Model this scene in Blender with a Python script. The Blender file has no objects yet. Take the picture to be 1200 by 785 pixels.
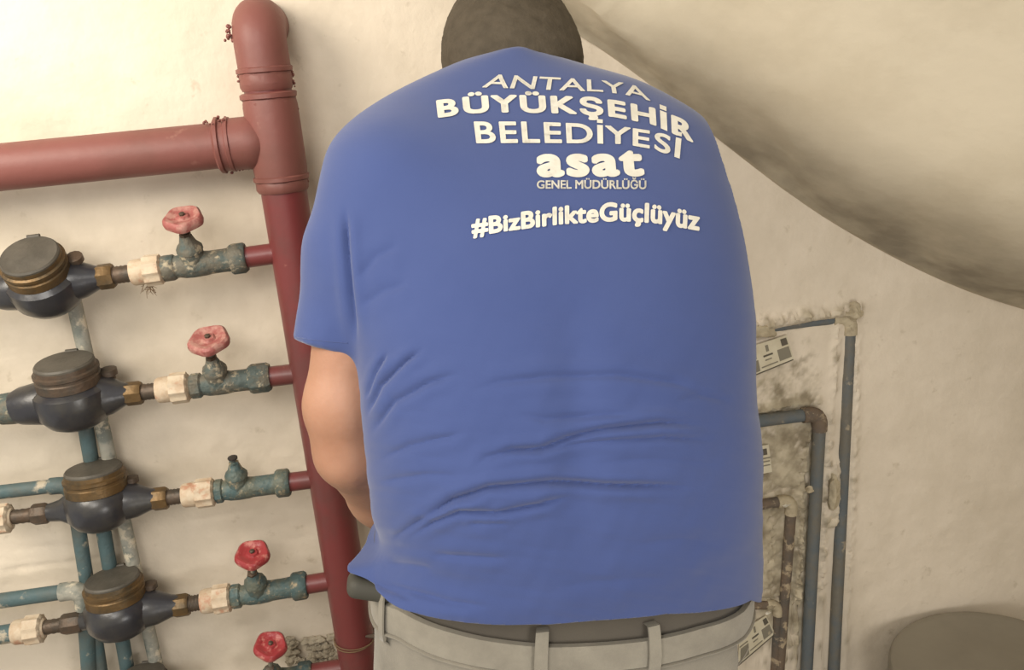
import bpy, bmesh, math, random
import numpy as np
from mathutils import Vector, Matrix
from mathutils.bvhtree import BVHTree
random.seed(7)
RNG = np.random.RandomState(5)
SC = bpy.context.scene
COL = SC.collection

# ------------------------------------------------------------------ camera
YAW, PITCH, ROLL, FOC = math.radians(8), math.radians(17.5), math.radians(4.5), 1000.0
CAM = np.array([0.0, -1.55, 1.65])
_f = np.array([math.sin(YAW)*math.cos(PITCH), math.cos(YAW)*math.cos(PITCH), -math.sin(PITCH)])
_r0 = np.array([math.cos(YAW), -math.sin(YAW), 0.0])
_u0 = np.cross(_r0, _f)
_r = _r0*math.cos(ROLL) - _u0*math.sin(ROLL)
_u = _u0*math.cos(ROLL) + _r0*math.sin(ROLL)
cd = bpy.data.cameras.new('camera'); cam = bpy.data.objects.new('camera', cd); COL.objects.link(cam)
m = Matrix(((_r[0], _u[0], -_f[0], CAM[0]), (_r[1], _u[1], -_f[1], CAM[1]), (_r[2], _u[2], -_f[2], CAM[2]), (0, 0, 0, 1)))
cam.matrix_world = m
cd.sensor_width = 36; cd.lens = 36*FOC/1200; cd.clip_start = 0.02
SC.camera = cam
# ------------------------------------------------------------------ world, lamp, added fills, exposure
w = bpy.data.worlds.new('world'); SC.world = w; w.use_nodes = True
w.node_tree.nodes['Background'].inputs[0].default_value = (1.0, 0.95, 0.88, 1)
w.node_tree.nodes['Background'].inputs[1].default_value = 0.58
def area(name, loc, target, size, power, col):
    l = bpy.data.lights.new(name, 'AREA'); l.shape = 'DISK'; l.size = size; l.energy = power; l.color = col
    o = bpy.data.objects.new(name, l); COL.objects.link(o); o.location = loc
    o.rotation_euler = (Vector(target)-Vector(loc)).to_track_quat('-Z', 'Y').to_euler()
    return o
area('ceiling_lamp', (-1.25, -0.95, 2.25), (-0.7, 0, 1.5), 0.9, 27, (1.0, 0.91, 0.78))
area('camera_fill', (-0.50, -2.05, 2.25), (0.25, 0, 1.2), 0.9, 20, (1.0, 0.95, 0.88))  # added fill light behind the camera, stands for no real lamp
area('low_fill', (0.60, -2.0, 0.8), (0.2, -.6, .95), 0.5, 8, (1.0, 0.96, 0.92))  # added low fill to brighten the lower right of the shirt
vs = SC.view_settings
vs.view_transform = 'Standard'; vs.look = 'None'; vs.gamma = 1.0; vs.use_curve_mapping = False
vs.exposure = 0.12

# ------------------------------------------------------------------ projection helpers (metres <-> photo measurements)
def ray(px, py):
    d = _r*((px-600)/FOC) + _u*((392.5-py)/FOC) + _f
    return d/np.linalg.norm(d)
def on_y(px, py, y):
    d = ray(px, py); t = (y-CAM[1])/d[1]
    return CAM+d*t
def W(px, py, d=0.0): return on_y(px, py, -d)
def proj(P):
    P = np.asarray(P, float)-CAM
    z = P@_f
    return 600+FOC*(P@_r)/z, 392.5-FOC*(P@_u)/z, z
def depth(p): return float((np.asarray(p)-CAM)@_f)

# ------------------------------------------------------------------ materials
def srgb(c):
    return tuple(((v/255)/12.92 if v/255 <= .04045 else (((v/255)+.055)/1.055)**2.4) for v in c)+(1,)
def mat(name, col, col2=None, scale=8, lo=.4, hi=.65, rough=.6, metal=0, bump=0, bscale=60, col3=None, s3=30, lo3=.6, hi3=.68, coat=0, spec=.4, sss=0):
    M = bpy.data.materials.new(name); M.use_nodes = True; nt = M.node_tree; N = nt.nodes; L = nt.links
    b = N['Principled BSDF']; b.inputs['Roughness'].default_value = rough; b.inputs['Metallic'].default_value = metal
    b.inputs['Specular IOR Level'].default_value = spec
    if coat: b.inputs['Coat Weight'].default_value = coat; b.inputs['Coat Roughness'].default_value = .3
    if sss: b.inputs['Subsurface Weight'].default_value = sss; b.inputs['Subsurface Radius'].default_value = (.02, .008, .004)
    b.inputs['Base Color'].default_value = srgb(col)
    geo = N.new('ShaderNodeNewGeometry')
    last = None
    def layer(prev, c, s, lo, hi, seed):
        n = N.new('ShaderNodeTexNoise'); n.noise_dimensions = '4D'; n.inputs['W'].default_value = seed
        n.inputs['Scale'].default_value = s; n.inputs['Detail'].default_value = 6; n.inputs['Roughness'].default_value = .62
        L.new(geo.outputs['Position'], n.inputs['Vector'])
        r = N.new('ShaderNodeMapRange'); r.inputs['From Min'].default_value = lo; r.inputs['From Max'].default_value = hi
        L.new(n.outputs['Fac'], r.inputs['Value'])
        mx = N.new('ShaderNodeMix'); mx.data_type = 'RGBA'; L.new(r.outputs['Result'], mx.inputs['Factor'])
        if prev is None: mx.inputs[6].default_value = srgb(col)
        else: L.new(prev, mx.inputs[6])
        mx.inputs[7].default_value = srgb(c)
        return mx.outputs[2]
    if col2: last = layer(None, col2, scale, lo, hi, 1.3)
    if col3: last = layer(last, col3, s3, lo3, hi3, 4.1)
    if last: L.new(last, b.inputs['Base Color'])
    if bump:
        n = N.new('ShaderNodeTexNoise'); n.inputs['Scale'].default_value = bscale; n.inputs['Detail'].default_value = 8
        L.new(geo.outputs['Position'], n.inputs['Vector'])
        bp = N.new('ShaderNodeBump'); bp.inputs['Strength'].default_value = bump; bp.inputs['Distance'].default_value = .004
        L.new(n.outputs['Fac'], bp.inputs['Height']); L.new(bp.outputs['Normal'], b.inputs['Normal'])
    return M
PLASTER = mat('plaster', (218, 206, 187), (204, 192, 172), 5, .42, .66, rough=.9, bump=.8, bscale=26, col3=(188, 175, 153), s3=26, lo3=.62, hi3=.76, spec=.2)
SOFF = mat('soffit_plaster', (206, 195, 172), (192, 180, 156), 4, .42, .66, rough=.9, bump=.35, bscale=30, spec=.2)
FLOORM = mat('concrete', (150, 142, 128), (120, 113, 100), 6, rough=.85, bump=.4)
RED = mat('red_paint', (110, 50, 49), (98, 54, 51), 9, .45, .6, rough=.42, coat=.15, bump=.15, bscale=70, col3=(164, 110, 96), s3=24, lo3=.66, hi3=.76)
GLARE_RED = mat('glare_washed_red_paint', (122, 74, 67), (112, 70, 62), 7, .45, .62, rough=.5, bump=.15, bscale=70, col3=(152, 112, 98), s3=22, lo3=.62, hi3=.74)  # paler copy of the red: glare from the upper left painted into the colour
TEAL = mat('teal_pipe', (74, 94, 96), (84, 92, 88), 14, .45, .6, rough=.6, bump=.35, bscale=120, col3=(168, 158, 138), s3=26, lo3=.60, hi3=.68)
SPAT = mat('spattered_pipe', (150, 148, 136), (116, 120, 112), 20, .48, .58, rough=.75, bump=.4, bscale=120, col3=(196, 186, 164), s3=34, lo3=.55, hi3=.62)
BLUEP = mat('blue_pipe', (92, 99, 102), (108, 104, 94), 14, .42, .6, rough=.65, bump=.4, bscale=90, col3=(160, 148, 126), s3=30, lo3=.63, hi3=.71)
RUST = mat('rusty_pipe', (112, 96, 80), (86, 82, 76), 22, rough=.85, bump=.6, bscale=120, col3=(168, 152, 126), s3=40, lo3=.55, hi3=.62)
GALV = mat('valve_metal', (102, 98, 86), (80, 90, 86), 38, .44, .56, rough=.65, metal=.15, bump=.7, bscale=120, col3=(166, 154, 130), s3=75, lo3=.54, hi3=.64)
VTEAL = mat('valve_teal', (74, 94, 94), (96, 100, 88), 26, .45, .6, rough=.55, metal=.15, bump=.7, bscale=120, col3=(156, 142, 116), s3=70, lo3=.56, hi3=.66)
BRASS = mat('aged_brass', (106, 84, 54), (84, 72, 54), 30, .45, .62, rough=.45, metal=.55, bump=.25, bscale=140)
DARKB = mat('dark_bronze', (92, 76, 62), (72, 66, 58), 30, rough=.5, metal=.4, bump=.3, bscale=140)
IRON = mat('meter_body_paint', (42, 42, 46), (58, 56, 52), 20, .45, .65, rough=.32, coat=.3, bump=.15, bscale=90)
LID = mat('meter_lid', (84, 79, 70), (68, 64, 56), 24, rough=.55, bump=.2, bscale=120)
PTFE = mat('white_plastic', (192, 176, 152), (180, 158, 132), 40, .45, .6, rough=.6, bump=.3, bscale=130, col3=(172, 130, 104), s3=46, lo3=.56, hi3=.66)
WHEEL = mat('red_handwheel', (152, 88, 82), (176, 130, 118), 60, .45, .6, rough=.5, bump=.3, bscale=160)
WHEEL2 = mat('glossy_red_handwheel', (150, 54, 56), (184, 116, 106), 70, .52, .62, rough=.35, coat=.3, bump=.2, bscale=160)
BLACK = mat('dark_metal', (58, 54, 50), rough=.5, metal=.3)
HEMP = mat('hemp_fibre', (112, 90, 66), rough=.9)
MORTAR = mat('mortar', (186, 174, 148), (160, 148, 124), 22, .42, .6, rough=.95, bump=.8, bscale=70, col3=(126, 114, 94), s3=36, lo3=.6, hi3=.72, spec=.15)
PATCH = mat('patched_plaster', (198, 186, 160), (180, 168, 143), 16, .42, .6, rough=.95, bump=.9, bscale=60, col3=(150, 139, 116), s3=42, lo3=.58, hi3=.70, spec=.15)
def patchy(M, s_=24, c0=(140, 129, 108), c1=(190, 179, 155), p0=.36, p1=.62):
    nt = M.node_tree; N = nt.nodes; L = nt.links; b = N['Principled BSDF']; src = b.inputs['Base Color'].links[0].from_socket
    a = N.new('ShaderNodeAttribute'); a.attribute_name = 'patch'; mx = N.new('ShaderNodeMix'); mx.data_type = 'RGBA'
    pn = N.new('ShaderNodeTexNoise'); pn.inputs['Scale'].default_value = s_; pn.inputs['Detail'].default_value = 6; g = N.new('ShaderNodeNewGeometry'); L.new(g.outputs['Position'], pn.inputs['Vector'])
    r = N.new('ShaderNodeValToRGB'); r.color_ramp.elements[0].position = p0; r.color_ramp.elements[0].color = srgb(c0); r.color_ramp.elements[1].position = p1; r.color_ramp.elements[1].color = srgb(c1)
    L.new(pn.outputs['Fac'], r.inputs['Fac']); L.new(a.outputs['Fac'], mx.inputs['Factor']); L.new(src, mx.inputs[6]); L.new(r.outputs['Color'], mx.inputs[7]); L.new(mx.outputs[2], b.inputs['Base Color'])
patchy(PLASTER); patchy(SOFF, 11, (112, 104, 90), (170, 160, 140), .34, .64)   # grime on the patched plaster; soffit strip: painted corner shade mixed with grime
RUBBLE = mat('rubble', (172, 162, 142), (142, 132, 114), 40, rough=.95, bump=.7, bscale=90, spec=.15)
PAPER = mat('paper', (206, 198, 174), (196, 186, 160), 30, rough=.8)
INK = mat('grey_print', (128, 122, 106), rough=.8)
INKD = mat('dark_print', (92, 86, 74), rough=.8)
DRUM = mat('grey_drum_plastic', (136, 129, 114), (128, 121, 107), 9, rough=.55, bump=.1, bscale=50)
def cloth(name, c1, c2, s, rough=.9, weave=.25, ws=1400):
    M = mat(name, c1, c2, s, .35, .7, rough=rough, spec=.15)
    nt = M.node_tree; N = nt.nodes; L = nt.links; b = N['Principled BSDF']
    b.inputs['Sheen Weight'].default_value = .25; b.inputs['Sheen Roughness'].default_value = .5
    g = N.new('ShaderNodeNewGeometry'); n = N.new('ShaderNodeTexNoise'); n.inputs['Scale'].default_value = ws*.5
    L.new(g.outputs['Position'], n.inputs['Vector'])
    bp = N.new('ShaderNodeBump'); bp.inputs['Strength'].default_value = weave; bp.inputs['Distance'].default_value = .0008
    L.new(n.outputs['Fac'], bp.inputs['Height']); L.new(bp.outputs['Normal'], b.inputs['Normal'])
    return M
SHIRT = cloth('blue_cotton', (62, 76, 122), (66, 80, 126), 6)
DENIM = cloth('grey_denim', (136, 130, 117), (112, 107, 96), 14, weave=.6, ws=900)
DENIMD = cloth('grey_denim_waistband', (142, 136, 122), (122, 116, 104), 22, weave=.6, ws=900)
UNDER = cloth('dark_grey_knit', (88, 82, 72), (80, 74, 66), 10)
HAIR = mat('dark_hair', (78, 70, 58), (68, 61, 50), 60, rough=.8, bump=.2, bscale=300, spec=.2)
SKIN = mat('skin', (166, 124, 100), (154, 112, 88), 12, .4, .65, rough=.5, bump=.12, bscale=160, sss=.12)
PRINT = mat('white_print', (216, 212, 200), (206, 202, 188), 60, rough=.7)
SHOE = mat('shoe', (60, 56, 52), rough=.6)
EYE = mat('eye', (225, 220, 210), rough=.2)

# ------------------------------------------------------------------ object helpers
def link(name, me, material, parent=None, smooth=True):
    o = bpy.data.objects.new(name, me); COL.objects.link(o)
    me.materials.clear(); me.materials.append(material)
    if smooth:
        me.polygons.foreach_set('use_smooth', [True]*len(me.polygons))
        try: me.set_sharp_from_angle(angle=math.radians(38))
        except Exception: pass
    if parent is not None:
        o.parent = parent
        base = parent
        off = Vector((0, 0, 0))
        while base is not None:
            off += base.location; base = base.parent
        me.transform(Matrix.Translation(-off))
    return o
def mesh(name, V, F, material, parent=None, smooth=True):
    me = bpy.data.meshes.new(name); me.from_pydata([tuple(map(float, v)) for v in V], [], [tuple(int(i) for i in f) for f in F]); me.update()
    return link(name, me, material, parent, smooth)
def tag(o, label, cat, group=None, kind=None):
    o['label'] = label; o['category'] = cat
    if group: o['group'] = group
    if kind: o['kind'] = kind
def thing(name, loc, label, cat, group=None):
    o = bpy.data.objects.new(name, None); COL.objects.link(o); o.location = tuple(map(float, loc)); o.empty_display_size = .02
    tag(o, label, cat, group); return o
def frame(x, zhint):
    x = np.asarray(x, float); x = x/np.linalg.norm(x)
    z = np.asarray(zhint, float); z = z-x*(z@x); z /= np.linalg.norm(z)
    return x, np.cross(z, x), z
class MB:
    def __init__(s): s.V = []; s.F = []
    def add(s, V, F):
        b = len(s.V); s.V += [tuple(v) for v in V]; s.F += [tuple(i+b for i in f) for f in F]
    def lathe(s, p0, ax, prof, n=20, cap=True, rot=0, hint=(0, 0, 1), fn=None):
        """prof: list of (distance along ax, radius)"""
        ax = np.asarray(ax, float); ax = ax/np.linalg.norm(ax)
        if abs(ax@np.asarray(hint)) > .95: hint = (0, 1, 0)
        _, e1, e2 = frame(ax, hint); V = []
        for k, (t, r) in enumerate(prof):
            for i in range(n):
                a = 2*math.pi*i/n+rot
                rr = r*(fn(a, k) if fn else 1)
                V.append(np.asarray(p0)+ax*t+e1*rr*math.cos(a)+e2*rr*math.sin(a))
        F = [(k*n+i, k*n+(i+1) % n, (k+1)*n+(i+1) % n, (k+1)*n+i) for k in range(len(prof)-1) for i in range(n)]
        if cap:
            F.append(tuple(range(n-1, -1, -1))); F.append(tuple((len(prof)-1)*n+i for i in range(n)))
        s.add(V, F)
    def tube(s, pts, r, n=12, cap=True):
        pts = [np.asarray(p, float) for p in pts]; V = []; prev = None
        rs = r if hasattr(r, '__len__') else [r]*len(pts)
        for i, p in enumerate(pts):
            t = pts[min(i+1, len(pts)-1)]-pts[max(i-1, 0)]; t /= np.linalg.norm(t)
            if prev is None:
                h = np.array([0, 0, 1.]) if abs(t[2]) < .9 else np.array([0, 1., 0]); e = np.cross(t, h)
            else: e = prev-t*(prev@t)
            e /= np.linalg.norm(e); prev = e; g = np.cross(t, e)
            for k in range(n):
                a = 2*math.pi*k/n; V.append(p+(e*math.cos(a)+g*math.sin(a))*rs[i])
        F = [(k*n+i, k*n+(i+1) % n, (k+1)*n+(i+1) % n, (k+1)*n+i) for k in range(len(pts)-1) for i in range(n)]
        if cap: F.append(tuple(range(n-1, -1, -1))); F.append(tuple((len(pts)-1)*n+i for i in range(n)))
        s.add(V, F)
    def box(s, c, ex, ey, ez):
        c = np.asarray(c, float); V = []
        for sx in (-1, 1):
            for sy in (-1, 1):
                for sz in (-1, 1): V.append(c+np.asarray(ex)*sx+np.asarray(ey)*sy+np.asarray(ez)*sz)
        s.add(V, [(0, 1, 3, 2), (4, 6, 7, 5), (0, 4, 5, 1), (2, 3, 7, 6), (0, 2, 6, 4), (1, 5, 7, 3)])
    def build(s, name, m, parent=None, smooth=True):
        o = mesh(name, s.V, s.F, m, parent, smooth)
        bm = bmesh.new(); bm.from_mesh(o.data); bmesh.ops.recalc_face_normals(bm, faces=bm.faces); bm.to_mesh(o.data); bm.free()
        return o
def lathe(name, p0, ax, prof, m, parent, **k):
    b = MB(); b.lathe(p0, ax, prof, **k); return b.build(name, m, parent)
def noise1(x, seed, n=6):
    r = np.random.RandomState(seed); v = 0
    for i in range(n): v = v+np.sin(x*(r.uniform(.5, 2.2)*1.6**i)+r.uniform(0, 6.3))/1.5**i
    return v/2.2
def noise2(x, z, seed, f=1.0, n=10):
    r = np.random.RandomState(seed); v = 0
    for i in range(n):
        k = f*1.35**i; a = r.uniform(0, 6.28)
        v = v+np.sin((x*math.cos(a)+z*math.sin(a))*k+r.uniform(0, 6.28))*np.sin((-x*math.sin(a)+z*math.cos(a))*k*1.1+r.uniform(0, 6.28))/1.18**i
    return v/3.0
def seg_dist(X, Y, poly):
    best = np.full(X.shape, 1e9); tt = np.zeros(X.shape); L = 0; sgn = np.zeros(X.shape)
    for (x0, y0), (x1, y1) in zip(poly[:-1], poly[1:]):
        dx, dy = x1-x0, y1-y0; l2 = dx*dx+dy*dy
        t = np.clip(((X-x0)*dx+(Y-y0)*dy)/l2, 0, 1)
        ex = X-x0-t*dx; ey = Y-y0-t*dy; d = np.hypot(ex, ey); k = d < best
        best = np.where(k, d, best); tt = np.where(k, L+t*math.sqrt(l2), tt)
        sgn = np.where(k, np.sign(dx*ey-dy*ex), sgn); L += math.sqrt(l2)
    return best, tt, L, sgn

# ------------------------------------------------------------------ setting: wall, soffit, floor
def WX(pts, d=0): return [(W(a, b, d)[0], W(a, b, d)[2]) for a, b in pts]
def wall():
    def axis(lo, hi, f0, f1, c, f):
        return np.unique(np.round(np.concatenate([np.arange(lo, f0, c), np.arange(f0, f1, f), np.arange(f1, hi+c, c)]), 4))
    x0 = W(850, 400)[0]; x1 = W(1030, 400)[0]; z1 = W(930, 340)[2]
    xs = axis(-1.6, 1.9, x0, x1, .02, .0035); zs = axis(0, 2.6, .45, z1, .02, .0045)
    X, Z = np.meshgrid(xs, zs)
    Y = .0022*noise2(X, Z, 3, 7)+.0008*noise2(X, Z, 4, 40)
    fine = noise2(X, Z, 11, 120); med = noise2(X, Z, 12, 55)
    def ridge(px, h, wd, amp=.5, off=0.):
        d, t, L, s = seg_dist(X, Z, WX(px)); dd = np.abs(d*s-off)
        g = np.exp(-(dd/wd)**2); return h*.8*g*np.clip(1+amp*1.2*med+1.1*amp*fine, .0, 2.2)
    O = 0
    O = O+ridge([(855, 386), (900, 378), (950, 368), (1000, 362)], .020, .015, .5)
    O = O-ridge([(868, 405), (905, 388), (950, 379), (985, 374)], .012, .005, .4)
    O = O+ridge([(1004, 360), (1002, 500), (990, 785)], .006, .010, .8)
    O = O+ridge([(982, 380), (968, 560), (960, 785)], .007, .009, .9)
    O = O+ridge([(979, 545), (977, 610)], .016, .013, .5)
    O = O+ridge([(945, 500), (940, 560), (930, 785)], .010, .010, 1.1)
    O = O+ridge([(870, 484), (925, 474), (960, 470)], .006, .008, .8)
    O = O-ridge([(862, 588), (895, 583), (915, 574), (935, 574)], .008, .005, .8)
    O = O+ridge([(862, 594), (895, 591), (920, 585)], .008, .007, .9)
    O = O+ridge([(905, 600), (902, 700), (895, 785)], .004, .010, 1.2)
    O = O-ridge([(860, 708), (890, 702), (925, 700)], .009, .004, .8)
    O = O+ridge([(860, 714), (890, 708), (920, 706)], .009, .006, .8)
    O = O+ridge([(925, 700), (918, 785)], .008, .016, 1.3)
    # roughly patched zone between the pipes and the worker
    cx, cz = WX([(900, 600)])[0]
    O = O+.004*np.clip(med+.3*fine, -1, 1.5)*np.exp(-((X-cx)/.09)**4-((Z-cz)/.33)**4)
    # rubble hollow at the bottom left
    cx, cz = WX([(368, 762)])[0]
    e = np.exp(-((X-cx)/.06)**4-((Z-cz)/.028)**4)
    O = O-.004*e
    Y = Y-O
    # trowel cracks / scratches on the left wall
    for poly in ([(90, 455), (150, 452)], [(0, 700), (40, 640), (70, 640)], [(180, 380), (240, 372)], [(225, 610), (280, 600)], [(0, 668), (80, 660), (110, 655)]):
        d, t, L, s = seg_dist(X, Z, WX(poly)); Y = Y+.002*np.exp(-(d/.006)**2)*(1+.5*med)
    n, k = X.shape[1], X.shape[0]
    V = np.stack([X.ravel(), Y.ravel(), Z.ravel()], 1)
    F = [(j*n+i, j*n+i+1, (j+1)*n+i+1, (j+1)*n+i) for j in range(k-1) for i in range(n-1)]
    o = mesh('wall_back', V, F, PLASTER); o['kind'] = 'structure'
    zx, zz0 = WX([(915, 600)])[0]
    q = np.exp(-((X-zx)/.085)**4-((Z-zz0)/.36)**4)*1.0+.35*med+.2*fine+np.clip(O/.02, -.3, .5)
    at = o.data.attributes.new('patch', 'FLOAT', 'POINT'); at.data.foreach_set('value', np.clip((q-.35)/.5, 0, 1).ravel().astype(np.float32))
    try: o.data.polygons.foreach_set('use_smooth', [True]*len(o.data.polygons))
    except Exception: pass
wall()
def soffit():
    px = [(560, -60), (620, -5), (690, 48), (760, 97), (850, 170), (950, 247), (1050, 304), (1130, 341), (1210, 366), (1320, 396), (1450, 425)]
    C = [np.array(p) for p in WX(px)]
    C = [C[0]+(C[0]-C[1])*2.5]+C
    # resample
    P = []
    for a, b in zip(C[:-1], C[1:]):
        for t in np.linspace(0, 1, 8, endpoint=False): P.append(a+(b-a)*t)
    P.append(C[-1]); P = np.array(P)
    for _ in range(12): P[1:-1] = (P[:-2]+2*P[1:-1]+P[2:])/4
    prof = [(-.03, .0), (0, .0), (.01, .003), (.02, .008), (.045, .014), (.08, .024), (.115, .035), (.14, .044), (.165, .056), (.22, .098), (.30, .18), (.42, .275), (.6, .40), (.8, .53), (1.1, .72), (1.6, 1.03), (2.2, 1.4)]
    V = []; F = []; m_ = len(prof); XA = W(690, 48)[0]; XB = W(1200, 365)[0]
    T = np.gradient(P, axis=0); T /= np.linalg.norm(T, axis=1)[:, None]
    for i, (p, t) in enumerate(zip(P, T)):
        n = np.array([-t[1], t[0]]); n = n if n[1] > 0 else -n
        s = min(1.25, max(0, (p[0]-XA)/(XB-XA)))
        for j, (o_, h) in enumerate(prof):
            wv = .003*math.sin(p[0]*23+j)+.002*math.sin(p[0]*51+j*2.1)
            oo = o_*(.55+1.9*s) if o_ < .2 else o_-.2+.2*(.55+1.9*s)
            ks = .55+1.9*s; h = h*ks if o_ < .2 else h+(ks-1)*.062
            hh = h+(wv if 0 < o_ else 0)
            V.append((p[0]+n[0]*hh, -oo, p[1]+n[1]*hh))
    k = len(P)
    F = [(i*m_+j, (i+1)*m_+j, (i+1)*m_+j+1, i*m_+j+1) for i in range(k-1) for j in range(m_-1)]
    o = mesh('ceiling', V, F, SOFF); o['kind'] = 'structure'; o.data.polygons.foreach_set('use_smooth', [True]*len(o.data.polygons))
    o.data.flip_normals()
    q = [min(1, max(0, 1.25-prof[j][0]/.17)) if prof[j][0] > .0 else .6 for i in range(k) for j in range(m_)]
    at = o.data.attributes.new('patch', 'FLOAT', 'POINT'); at.data.foreach_set('value', np.clip(q, 0, 1).astype(np.float32)*.75)  # strip next to the wall painted darker: crease shade plus grime
    md = o.modifiers.new('thickness', 'SOLIDIFY'); md.thickness = .06; md.offset = 1
soffit()
b = MB(); b.box((.15, -1.3, -.05), (1.75, 0, 0), (0, 1.35, 0), (0, 0, .05)); o = b.build('floor', FLOORM, smooth=False); o['kind'] = 'structure'

# ------------------------------------------------------------------ red riser and header
PD = .085      # distance of the pipe axes from the wall
def P(px, py, d=PD): return W(px, py, d)
def pxr(wpx, p): return .5*wpx*depth(p)/FOC
R0 = P(305.5, 52); R1 = P(424, 800)
# true vertical-ish axis
rd = (R1-R0)/np.linalg.norm(R1-R0)
def on_riser(py):
    lo, hi = 0, 2.5
    for _ in range(40):
        mid = (lo+hi)/2
        if proj(R0+rd*mid)[1] < py: lo = mid
        else: hi = mid
    return R0+rd*lo, lo
RR = .0375
riser = thing('riser_pipe', (R0[0], -.0, .0), 'thick red painted vertical water pipe with elbow and tee beside the worker', 'pipe')
L_end = 1.72
lathe('pipe', R0, rd, [(0, RR), (.4, RR), (.9, RR), (L_end-.02, RR)], RED, riser, n=28)
# elbow into the wall at the top
pts = []; er = RR*1.1
for a in np.linspace(0, math.pi/2, 9):
    c = R0+np.array([0, .032, .0]); pts.append(c+np.array([0, -.032*math.cos(a), .032*math.sin(a)])-rd*.0)
pts = [R0+rd*.06]+pts+[np.array([R0[0], .01, pts[-1][2]])]
b = MB(); b.tube(pts, [er]*len(pts), 26); b.build('elbow', GLARE_RED, riser)
def collar(py, r, wd, name='collar'):
    p, t = on_riser(py)
    lathe(name, p-rd*wd/2, rd, [(0, r*.93), (wd*.2, r), (wd*.8, r), (wd, r*.93)], GLARE_RED, riser, n=28, fn=lambda a, k: 1+.02*math.sin(a*5+k)+.012*math.sin(a*11+k))
collar(82, RR*1.17, .010); collar(95, RR*1.10, .028); collar(112, RR*1.19, .011)
collar(208, RR*1.20, .010); collar(216, RR*1.13, .022); collar(124, RR*1.12, .02)
pt, tt = on_riser(165)
lathe('tee', pt-rd*.075, rd, [(0, RR*1.08), (.02, RR*1.16), (.12, RR*1.16), (.145, RR*1.08)], GLARE_RED, riser, n=28)
H0 = P(258, 170.5); H1 = H0+(P(-260, 222)-H0)*2.0
hd = (H1-H0)/np.linalg.norm(H1-H0)
q = pt.copy()
lathe('tee_branch', q, (H0-q), [(0, RR*.7), (.02, RR*1.0), (.036, RR*1.16), (.048, RR*1.12), (np.linalg.norm(H0-q), RR*1.1)], GLARE_RED, riser, n=28)
for s_, r_ in ((.0, 1.16), (.016, 1.2)):
    lathe('collar', H0+hd*(s_-.022), hd, [(0, RR*1.03), (.003, RR*r_), (.008, RR*r_), (.012, RR*1.03)], GLARE_RED, riser, n=28, fn=lambda a, k: 1+.015*math.sin(a*7+k))
# dripped paint / hemp tufts on the joints
def tuft(parent, p, n, ln, m=HEMP, r=.0009, name='fibre', dirv=None):
    b = MB()
    for i in range(n):
        d = RNG.normal(size=3); d[1] -= .6
        if dirv is not None: d = d*.6+np.array(dirv)
        d /= np.linalg.norm(d); q0 = np.array(p)+RNG.normal(size=3)*.004
        b.tube([q0, q0+d*ln*.5+RNG.normal(size=3)*.003, q0+d*ln+RNG.normal(size=3)*.006], [r, r, r*.5], 5)
    return b.build(name, m, parent)
def blobs(parent, px, py, d, n, sp, sz, name='paint_drip'):
    """a ragged little row of hardened paint and hemp on a joint"""
    b = MB()
    for i in range(n):
        c = P(px, py, PD+d)+RNG.normal(size=3)*np.array(sp); r = sz*RNG.uniform(.5, 1.1)
        b.lathe(c-UPV*r, UPV+RNG.normal(size=3)*.4, [(0, r*.3), (r*.5, r*.8), (r, r), (r*1.5, r*.75), (r*2, r*.2)], n=8)
    return b.build(name, GLARE_RED, parent)
UPV = np.array([0, 0, 1.])
blobs(riser, 268, 42, 0, 16, (.004, .004, .006), .0035)
blobs(riser, 279, 86, 0, 7, (.001, .006, .006), .003); blobs(riser, 343, 92, 0, 9, (.001, .006, .012), .003)
blobs(riser, 347, 122, 0, 8, (.001, .006, .012), .003); blobs(riser, 356, 207, 0, 8, (.002, .006, .006), .003)
blobs(riser, 303, 214, 0, 8, (.001, .006, .005), .003); blobs(riser, 262, 139, 0, 9, (.008, .006, .002), .003); blobs(riser, 250, 143, .02, 9, (.012, .006, .002), .0025)
blobs(riser, 285, 198, .0, 6, (.01, .006, .003), .003)
header = thing('header_pipe', (H0[0], 0, H0[2]), 'thick red painted horizontal pipe running left from the tee', 'pipe')
lathe('pipe', H0-hd*.01, hd, [(0, RR*.97), (.3, RR*.97), (np.linalg.norm(H1-H0), RR*.97)], GLARE_RED, header, n=28)
blobs(header, 240, 192, .01, 6, (.01, .006, .001), .002)
# binding wire round the riser
pw, _ = on_riser(747)
wire = thing('binding_wire', pw, 'thin copper coloured wire tied round the red riser beside the jeans', 'wire')
b = MB(); pts = []
for k in range(60):
    a = k*2*math.pi/24; _, e1, e2 = frame(rd, (0, 1, 0)); pts.append(pw+(e1*math.cos(a)+e2*math.sin(a))*(RR+.002)+rd*(.004*math.sin(a*.7)))
b.tube(pts, .0012, 6); b.build('strand', HEMP, wire)
b = MB(); q0 = P(436, 745, PD+.03); b.tube([q0, q0+np.array([.01, -.004, .016]), q0+np.array([.008, -.004, .05]), q0+np.array([.014, 0, .085])], .0012, 6); b.tube([q0+np.array([-.012, 0, .001]), q0+np.array([.004, -.006, .003]), q0+np.array([.014, 0, -.002])], [.002, .005, .002], 8); b.build('knot', DARKB, wire)

b = MB(); b.box((1.93, -1.3, 1.25), (.03, 0, 0), (0, 1.3, 0), (0, 0, 1.25)); o = b.build('wall_right', SOFF, smooth=False); o['kind'] = 'structure'

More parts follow.
